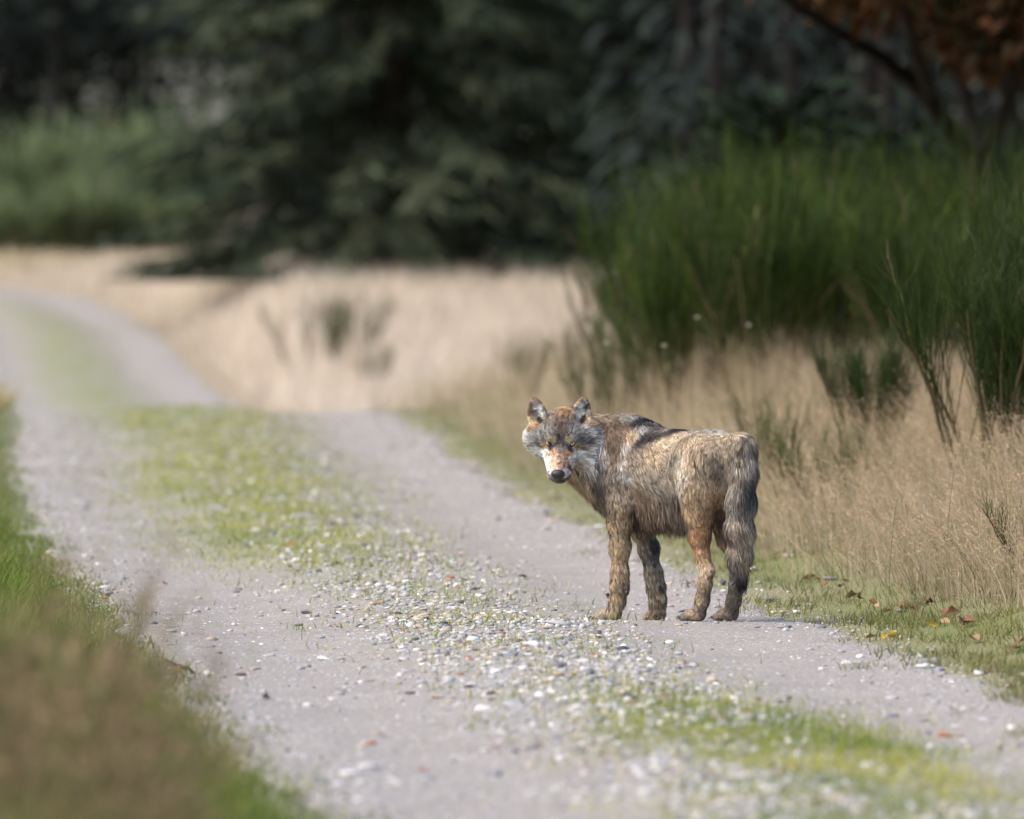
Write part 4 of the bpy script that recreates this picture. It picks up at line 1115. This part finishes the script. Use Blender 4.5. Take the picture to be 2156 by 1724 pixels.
if want("broom"):
    r = np.random.default_rng(61)
    big = [broom_meshes(70 + i, 1.5, 0.62, 16, 620, 2600, 0.006) for i in range(3)]
    nearb = [broom_meshes(80 + i, 1.05, 0.50, 22, 900, 3600, 0.0036, 0.02, ((20, 36, 12), (54, 70, 20))) for i in range(2)]
    low = [broom_meshes(90 + i, 0.55, 0.30, 8, 110, 320, 0.0034, 0.1) for i in range(2)]
    thin = broom_meshes(77, 1.25, 0.55, 10, 170, 620, 0.006, 0.06)
    # the dense stand on the bank behind the wolf: picture column, distance, size
    G = "tall broom shrubs massed on the bank"
    LAB = ("tall dark green broom shrub in the front of the dense stand on the grassy bank", "tall dark green broom shrub at the back of the dense stand, below the pine domes")
    for i, (px, D, sc) in enumerate(((1385, 54, .84), (1440, 49, 1.02), (1530, 52, 1.06), (1610, 48, 1.0), (1690, 51, 1.10), (1770, 49, 1.03), (1850, 53, 1.08), (1930, 47, 1.0), (2010, 51, 1.08), (2090, 48, 1.02), (2170, 50, 1.1), (1480, 57, 1.12), (1640, 58, 1.15), (1800, 57, 1.15), (1960, 58, 1.15), (2110, 57, 1.15))):
        put_broom(big[i % 3], frame_x(D, px), D, LAB[int(D > 55)], sc * 0.95, r.random() * 6.28, G + (", front", ", back")[int(D > 55)], sz=sc * r.uniform(0.70, 0.94))
    put_broom(thin, frame_x(50, 1262), 50, "slender outermost broom shrub at the track end of the dense stand", 0.72, 1.0)
    put_broom(thin, frame_x(51.5, 1325), 51.5, "loose see-through broom shrub between the outermost one and the dense stand", 0.92, 3.0)
    # smaller ones in front of the stand
    put_broom(nearb[0], frame_x(35.0, 2110), 35.0, "sharp dark broom shrub with arching whips, nearest to the wolf's tail side", 1.0, 0.5)
    put_broom(nearb[1], frame_x(36.5, 2185), 36.5, "dark broom shrub above the brown grass, farther from the track than its arching neighbour", 1.12, 2.0)
    put_broom(nearb[1], frame_x(38.5, 1830), 38.5, "thin broom shrub with sparse upright whips in the straw grass behind the wolf's tail", 0.62, 4.0)
    put_broom(low[0], frame_x(37.5, 1690), 37.5, "small broom clump in the straw just beyond the wolf's rump", 0.9, 0.2)
    put_broom(low[1], frame_x(36.5, 1760), 36.5, "loose low broom clump in the straw between the rump and the sharp dark broom", 0.8, 1.2)
    put_broom(low[0], frame_x(40, 1620), 40, "blurred little broom sprig in the straw above the wolf's back", 0.85, 2.2)
    put_broom(low[1], frame_x(30.2, 2180), 30.2, "small dark broom sprig sunk in the brown grass, level with the wolf's tail", 0.62, 0.9)
    for px, py, D, sc, lab in ((665, 690, 92, 1.9, "faint grey-green broom sprig standing in the pale field, the wider one"), (742, 670, 92, 1.7, "faint dark broom sprig standing in the pale field, the narrower one"),
                               (1105, 735, 60, 0.9, "blurred low broom sprig at the edge of the pale field"), (790, 790, 84, 1.0, "low dull tuft of broom near the front of the pale field")):
        put_broom(low[0 if sc > 1 else 1], frame_x(D, px), D, lab, sc, px * 0.1)
    # light green broom far behind the bend
    far = [broom_meshes(100 + i, 2.2, 1.1, 14, 460, 1700, 0.035, 0.06, ((84, 102, 70), (122, 134, 94))) for i in range(2)]
    for px, D, sc, tier in ((-30, 172, .82, 0), (60, 170, .74, 0), (150, 171, .86, 0), (240, 173, .92, 0), (320, 171, .82, 0), (375, 174, .9, 0), (20, 186, 1.22, 1), (130, 188, 1.26, 1), (230, 187, 1.18, 1), (330, 188, 1.24, 1), (410, 186, 1.15, 1)):
        put_broom(far[(px // 10) % 2], frame_x(D, px), D, ("light green bush in the front row behind the far bend of the track", "light green bush in the back row before the dark wood")[tier], sc * 1.12, px * 0.3, sz=sc * r.uniform(0.85, 1.25), group=
                  ("front row of light green bushes", "back row of light green bushes")[tier], name="light_green_bush")

# ------------------------------------------------------------------ conifers
def conifer(seed, H, Rb, nb, ntw, cols, twl=0.5, round_top=False, zmin=0.15, droop=0.35, tw=0.06):
    r = np.random.default_rng(seed)
    k = np.linspace(0, 1, 9)
    trunk = tube(np.stack([0.08 * np.sin(k * 3), 0.06 * np.sin(k * 4), k * H * 0.98 - 0.1], -1), np.interp(k, [0, 1], [0.016 * H + 0.03, 0.01]), 9, lin((44, 39, 35)))
    z = zmin + (H - zmin) * (1 - (1 - r.random(nb)) ** 0.62) * 0.99
    f = z / H
    if round_top: L = Rb * np.sqrt(np.clip(1 - f ** 2.2, 0.02, 1))
    else: L = Rb * (1 - f) ** 0.85 * np.interp(f, [0, 0.06, 0.2], [0.86, 1.0, 1.0])
    L = L * r.uniform(0.62, 1.1, nb) + 0.12
    az = r.random(nb) * 2 * math.pi
    dirv = np.stack([np.cos(az), np.sin(az)], -1)
    kk = np.linspace(0, 1, 6)
    hor = L[:, None] * kk
    ver = z[:, None] - droop * L[:, None] * (kk ** 1.3) + 0.22 * droop * L[:, None] * kk ** 4
    if round_top: ver = z[:, None] + 0.35 * L[:, None] * kk
    ver = np.maximum(ver, 0.06)
    P = np.concatenate([dirv[:, None] * hor[..., None], ver[..., None]], -1)
    side = np.stack([-dirv[:, 1], dirv[:, 0], 0 * az], -1)
    br = ribbons(P, (0.05 * np.ones((nb, 6)) * np.linspace(1, 0.2, 6)) * Rb / 4, side, np.tile(lin((80, 66, 54)), (nb, 6, 1)))
    # sprays of needles hanging from every branch
    bi = r.integers(nb, size=ntw)
    t = (r.random(ntw) ** 0.6) * 4.99; i0 = t.astype(int); ff = (t - i0)[:, None]
    st = P[bi, i0] * (1 - ff) + P[bi, i0 + 1] * ff
    sg = np.where(r.random(ntw) < 0.5, -1, 1)[:, None]
    out = np.concatenate([dirv[bi], np.zeros((ntw, 1))], -1)
    d = unit(out * 0.8 + side[bi] * sg * r.uniform(0.3, 1.0, (ntw, 1)) + np.array([0, 0, -0.30 if not round_top else 0.5]) + r.normal(0, 0.22, (ntw, 3)))
    l = twl * r.uniform(0.45, 1.2, ntw) * (0.5 + 0.5 * np.clip(L[bi] / Rb, 0, 1))
    en = st + d * l[:, None]; en[:, 2] = np.maximum(en[:, 2] - (0 if round_top else 0.15) * l, 0.03)
    md = (st + en) / 2 + np.array([0, 0, 0.04]) * l[:, None]
    big_n = fbm(st[:, 0] * 0.9 + st[:, 1] * 0.5, st[:, 2] * 0.9 + st[:, 1] * 0.4, seed)
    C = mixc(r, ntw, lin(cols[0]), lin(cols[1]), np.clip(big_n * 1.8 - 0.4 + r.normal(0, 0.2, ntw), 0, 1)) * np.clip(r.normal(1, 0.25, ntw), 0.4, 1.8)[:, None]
    sd2 = unit(np.cross(d, np.array([0, 0, 1.0])) + r.normal(0, 0.45, (ntw, 3)))
    W = tw * r.uniform(0.7, 1.4, ntw)[:, None] * np.array([0.6, 1.0, 0.15])[None]
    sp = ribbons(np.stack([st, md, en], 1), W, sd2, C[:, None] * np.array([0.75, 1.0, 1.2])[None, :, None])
    t_ = trunk; f_ = join([br, sp])
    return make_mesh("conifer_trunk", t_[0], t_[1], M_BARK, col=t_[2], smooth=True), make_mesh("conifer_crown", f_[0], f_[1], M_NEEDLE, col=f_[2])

def put_tree(ms, name, x, D, label, cat="tree", sc=1.0, rz=0.0, group=None, dz=0.0):
    o = empty(name, (x, D, float(ground_z(x, min(D, 419))) + dz), rz); o.scale = (sc,) * 3
    tag(o, label, cat, group)
    link("trunk", ms[0], o); link("crown", ms[1], o)
    return o

if want("trees"):
    sp1 = conifer(201, 20, 4.3, 400, 42000, ((34, 50, 38), (84, 90, 68)), 0.6, tw=0.055)
    sp2 = conifer(202, 18, 4.0, 320, 26000, ((30, 44, 32), (62, 70, 50)), 0.6, tw=0.06)
    put_tree(sp1, "spruce_tree", frame_x(121, 822), 121, "big grey-green spruce with branches down to the pale field", rz=0.4)
    put_tree(sp2, "spruce_tree", frame_x(131, 1260), 131, "darker spruce standing behind the big grey-green one, beside the broom", rz=2.0)
    rp = conifer(203, 2.3, 0.95, 260, 16000, ((38, 50, 38), (64, 74, 54)), 0.2, round_top=True, droop=0.0, tw=0.035)
    put_tree(rp, "pine_shrub", frame_x(74, 1650), 74, "rounded dark pine bush rising behind the tall broom, the taller dome", "shrub", 1.22)
    put_tree(rp, "pine_shrub", frame_x(72, 1850), 72, "rounded dark pine bush rising behind the tall broom, the lower dome", "shrub", 1.0, 2.0)

# ------------------------------------------------------------------ the wood behind, one dark mass
if want("forest"):
    r = np.random.default_rng(301)
    parts = []
    rows = []
    for D in np.arange(92, 153, 7.0):            # right part, behind the broom
        for x in np.arange(frame_x(D, 1450), frame_x(D, 2156) + 10, 2.4): rows.append((x + r.normal(0, 0.7), D + r.normal(0, 1.5)))
    for D in np.arange(142, 180, 8.0):           # behind the spruces
        for x in np.arange(frame_x(D, 640), frame_x(D, 1900), 2.9): rows.append((x + r.normal(0, 0.7), D + r.normal(0, 1.5)))
    for D in np.arange(198, 250, 8.0):           # behind the light green bushes
        for x in np.arange(frame_x(D, 0) - 14, frame_x(D, 1300), 3.2): rows.append((x + r.normal(0, 0.8), D + r.normal(0, 1.5)))
    tp, br = [], []
    rows = [(x, D) for (x, D) in rows if D > 136 or 1078 + x / D * F_PX > 1430]
    for (x, D) in rows:
        H = r.uniform(14, 19); z0 = float(ground_z(x, D))
        k = np.linspace(0, 1, 5)
        parts.append(tube(np.stack([x + 0.2 * r.normal() * k, D + 0.2 * r.normal() * k, z0 - 0.1 + k * H], -1), np.interp(k, [0, 1], [0.13, 0.03]), 6, lin((40, 36, 34))))
        dense = (D > 138 and D < 153 and x > 3.0) or (D > 164 and D < 182) or D > 224
        m = 1080 if dense else 320
        zz = H * (0.30 + 0.70 * r.random(m) ** 1.3)
        nl_ = 800 if dense else (230 if D < 135 else 60)
        zz[:nl_] = 0.2 + (8.0 if dense else 6.0) * r.random(nl_)
        rad = np.interp(zz / H, [0, 0.28, 0.33, 0.5, 1], [1.3, 1.7, 3.0, 2.6, 0.3]) * np.sqrt(r.random(m))
        a = r.random(m) * 2 * math.pi
        c = np.stack([x + np.cos(a) * rad, D + np.sin(a) * rad, z0 + zz], -1)
        l = r.uniform(0.5, 1.0, m) * np.where(zz < 6.5, 0.55, 1.0)
        d = unit(np.stack([np.cos(a), np.sin(a), r.normal(-0.35, 0.25, m)], -1) + r.normal(0, 0.3, (m, 3)))
        tp.append(np.stack([c - d * l[:, None] * 0.5, c + np.array([0, 0, 0.05]), c + d * l[:, None] * 0.6 - np.array([0, 0, 0.1])], 1))
        g = mixc(r, m, lin((32, 40, 38)), lin((46, 53, 47))) * np.clip(r.normal(1, 0.25, m), 0.4, 1.8)[:, None]
        br.append(g)
    P = np.concatenate(tp); g = np.concatenate(br); n = len(P)
    d = unit(P[:, 2] - P[:, 0])
    sidev = unit(np.cross(d, np.array([0, 0, 1.0])) + r.normal(0, 0.5, (n, 3)))
    hz = P[:, 1, 2] > 6.5
    parts.append(ribbons(P, (r.uniform(0.09, 0.18, n) * np.where(hz, 4.2, 1.0))[:, None] * np.array([0.4, 1, 0.2])[None], sidev, np.repeat(g[:, None], 3, 1)))
    V, Q, C = join(parts)
    tag(link("dark_wood", make_mesh("dark_wood", V, Q, M_NEEDLE, col=C)), "dark dense conifer wood closing off the background", "wood", kind="stuff")

# ------------------------------------------------------------------ the leaning oak over the broom
if want("oak"):
    r = np.random.default_rng(401)
    D0 = 60.0
    def op(px, py, D): return np.array([frame_x(D, px), D, CAM_H - (py - HORIZON) / F_PX * D])
    bx, bz = frame_x(D0, 2190), float(ground_z(frame_x(D0, 2190), D0))
    root = empty("oak_tree", (bx, D0, bz))
    tag(root, "leaning oak with dark limbs and rust-brown autumn leaves hanging over the broom", "tree")
    O = np.array([bx, D0, bz])
    def limb(pts, r0, r1, name="limb"):
        pts = np.array(pts); k = np.linspace(0, 1, len(pts)); kk = np.linspace(0, 1, 14)
        sm_ = np.stack([np.interp(kk, k, pts[:, i]) for i in range(3)], -1)
        for _ in range(2): sm_[1:-1] = (sm_[:-2] + 2 * sm_[1:-1] + sm_[2:]) / 4
        sm_[1:] += np.cumsum(r.normal(0, 0.015, (13, 3)), 0)
        v, q, c = tube(sm_ - O, np.interp(kk, [0, 1], [r0, r1]), 8, lin((40, 36, 33)))
        link(name, make_mesh(name, v, q, M_BARK, col=c, smooth=True), root)
        return sm_
    tr = limb([O + np.array([0, 0, -0.1]), op(2150, 560, 60), op(2110, 450, 60), op(2064, 366, 60)], 0.16, 0.10, "trunk")
    tips = []
    tips.append(limb([op(2064, 366, 60), op(1962, 203, 59.5), op(1886, 132, 59), op(1749, 60, 58.5), op(1600, -60, 58)], 0.09, 0.03))
    tips.append(limb([op(2080, 400, 60), op(2060, 250, 60.5), op(2010, 120, 61), op(1990, -60, 61), op(1960, -300, 61)], 0.085, 0.03))
    tips.append(limb([op(2064, 366, 60), op(2120, 200, 59), op(2190, 20, 57), op(2240, -250, 55)], 0.08, 0.03))
    tips.append(limb([op(2010, 120, 61), op(2120, 40, 59), op(2200, -40, 56), op(2260, -150, 52)], 0.05, 0.02))
    tips.append(limb([op(1962, 203, 59.5), op(1900, 60, 57), op(1850, -120, 54), op(1800, -350, 50)], 0.06, 0.02))
    tips.append(limb([op(2120, 200, 59), op(2080, -100, 54), op(2050, -300, 49), op(2020, -500, 45)], 0.06, 0.02))
    # leaves: small clusters along and beyond the limbs, most of the crown above the picture
    ctrs = []
    for t in tips:
        for p in t[5:]: ctrs += [p + r.normal(0, 0.35, 3) + np.array([0, 0, 0.25]) for _ in range(3)]
    for _ in range(400):  # unseen crown spread, added overhead to shade the broom and bank
        ctrs.append(np.array([r.uniform(1.9, 9.5), r.uniform(35, 72), r.uniform(3.6, 7.5)]))
    for px, py in ((1800, 10), (1880, -10), (1950, 20), (2040, 30), (2100, 60), (2130, 110), (2080, 140), (2140, 180), (2020, 170), (1720, 0), (2150, 30), (1990, 60)):
        for _ in range(2): ctrs.append(op(px, py - 10, r.uniform(56, 61)) + r.normal(0, 0.12, 3))
    ctrs = np.array(ctrs); m = 105
    c = ctrs[:, None] + r.normal(0, 0.24, (len(ctrs), m, 3)) * np.array([1.5, 1.5, 0.8])
    c = c.reshape(-1, 3); n = len(c)
    c = c[c[:, 2] > np.interp(c[:, 0], [1.98, 2.32, 3.02, 3.29, 3.73], [3.34, 3.11, 3.06, 2.75, 2.61]) + r.normal(0, 0.05, n)]; n = len(c)     # the crown's lower edge
    d = unit(r.normal(0, 1, (n, 3)) + np.array([0, 0, -0.4])); l = r.uniform(0.10, 0.19, n)
    P = np.stack([c, c + d * l[:, None] * 0.5 + np.array([0, 0, 0.008]), c + d * l[:, None]], 1) - O
    br_ = np.clip(fbm(c[:, 0] * 1.3, c[:, 2] * 1.3 + c[:, 1], 411) * 1.8 - 0.4 + r.normal(0, 0.2, n), 0, 1)
    C = mixc(r, n, lin((40, 42, 18)), lin((88, 50, 18)), br_) * np.clip(r.normal(1, 0.25, n), 0.4, 1.8)[:, None]
    v, q, cc = ribbons(P, (l[:, None] * 0.6) * np.array([0.25, 1.0, 0.15])[None], unit(np.cross(d, r.normal(0, 1, (n, 3)))), np.repeat(C[:, None], 3, 1))
    link("crown", make_mesh("oak_crown", v, q, M_LEAF, col=cc), root)

# ------------------------------------------------------------------ heather close to the camera, left
if want("heather"):
    r = np.random.default_rng(501)
    def heather(seed, H, n):
        r = np.random.default_rng(seed)
        a = r.random(n) * 2 * math.pi; rr = 0.26 * np.sqrt(r.random(n))
        st = np.stack([np.cos(a) * rr * 0.4, np.sin(a) * rr * 0.4, 0 * a], -1)
        en = np.stack([np.cos(a) * rr * 1.5, np.sin(a) * rr * 1.5, H * r.uniform(0.55, 1.05, n)], -1)
        kk = np.linspace(0, 1, 4)
        P = st[:, None] + (en - st)[:, None] * kk[None, :, None] + r.normal(0, 0.008, (n, 4, 3))
        c = mixc(r, n, lin((98, 86, 62)), lin((150, 130, 96)))
        az = r.random(n) * math.pi
        stem = ribbons(P, 0.004 * np.array([1, 1, 0.8, 0.3])[None] * np.ones((n, 1)), np.stack([np.cos(az), np.sin(az), 0 * az], -1), np.repeat(c[:, None] * 0.7, 4, 1))
        m = n * 14
        pi = r.integers(n, size=m); t = r.uniform(0.35, 1.0, m)[:, None]
        s2 = st[pi] + (en - st)[pi] * t
        d = unit(r.normal(0, 0.7, (m, 3)) + np.array([0, 0, 0.8])); l = r.uniform(0.02, 0.07, m)[:, None]
        P2 = np.stack([s2, s2 + d * l * 0.5, s2 + d * l], 1)
        c2 = mixc(r, m, lin((124, 108, 80)), lin((174, 146, 116)), r.random(m)); gr = (r.random(m) < 0.4)[:, None]
        c2 = np.where(gr, lin((110, 114, 64))[None], c2)
        spr = ribbons(P2, 0.006 * np.array([0.6, 1, 0.3])[None] * np.ones((m, 1)), unit(r.normal(0, 1, (m, 3))), np.repeat(c2[:, None], 3, 1))
        return make_mesh("heather_stems", *stem[:2], M_BARK, col=stem[2]), make_mesh("heather_sprays", *spr[:2], M_DRY, col=spr[2])
    hs = [heather(510 + i, 0.62, 150) for i in range(2)]
    for i, (px, D, sc, lab) in enumerate(((10, 15.2, 1.25, "blurred brown heather bush beside the track, tallest of the clump"), (105, 15.6, 1.08, "blurred brown heather bush beside the tallest one in the clump"),
                                          (190, 16.0, 0.70, "lower blurred heather bush on the track side of the clump"), (60, 16.8, 1.1, "blurred heather bush in the clump, on the side nearest the wolf"), (-60, 16.2, 1.3, "blurred heather bush in the clump, farthest from the track"),
                                          (130, 14.6, 0.9, "blurred low heather bush in the clump, on the side away from the wolf"))):
        o = empty("heather_bush", (frame_x(D, px), D, float(ground_z(frame_x(D, px), D))), i * 1.3); o.scale = (sc, sc, sc * 0.88)
        tag(o, lab, "shrub", "heather clump beside the track")
        link("stem", hs[i % 2][0], o); link("sprays", hs[i % 2][1], o)
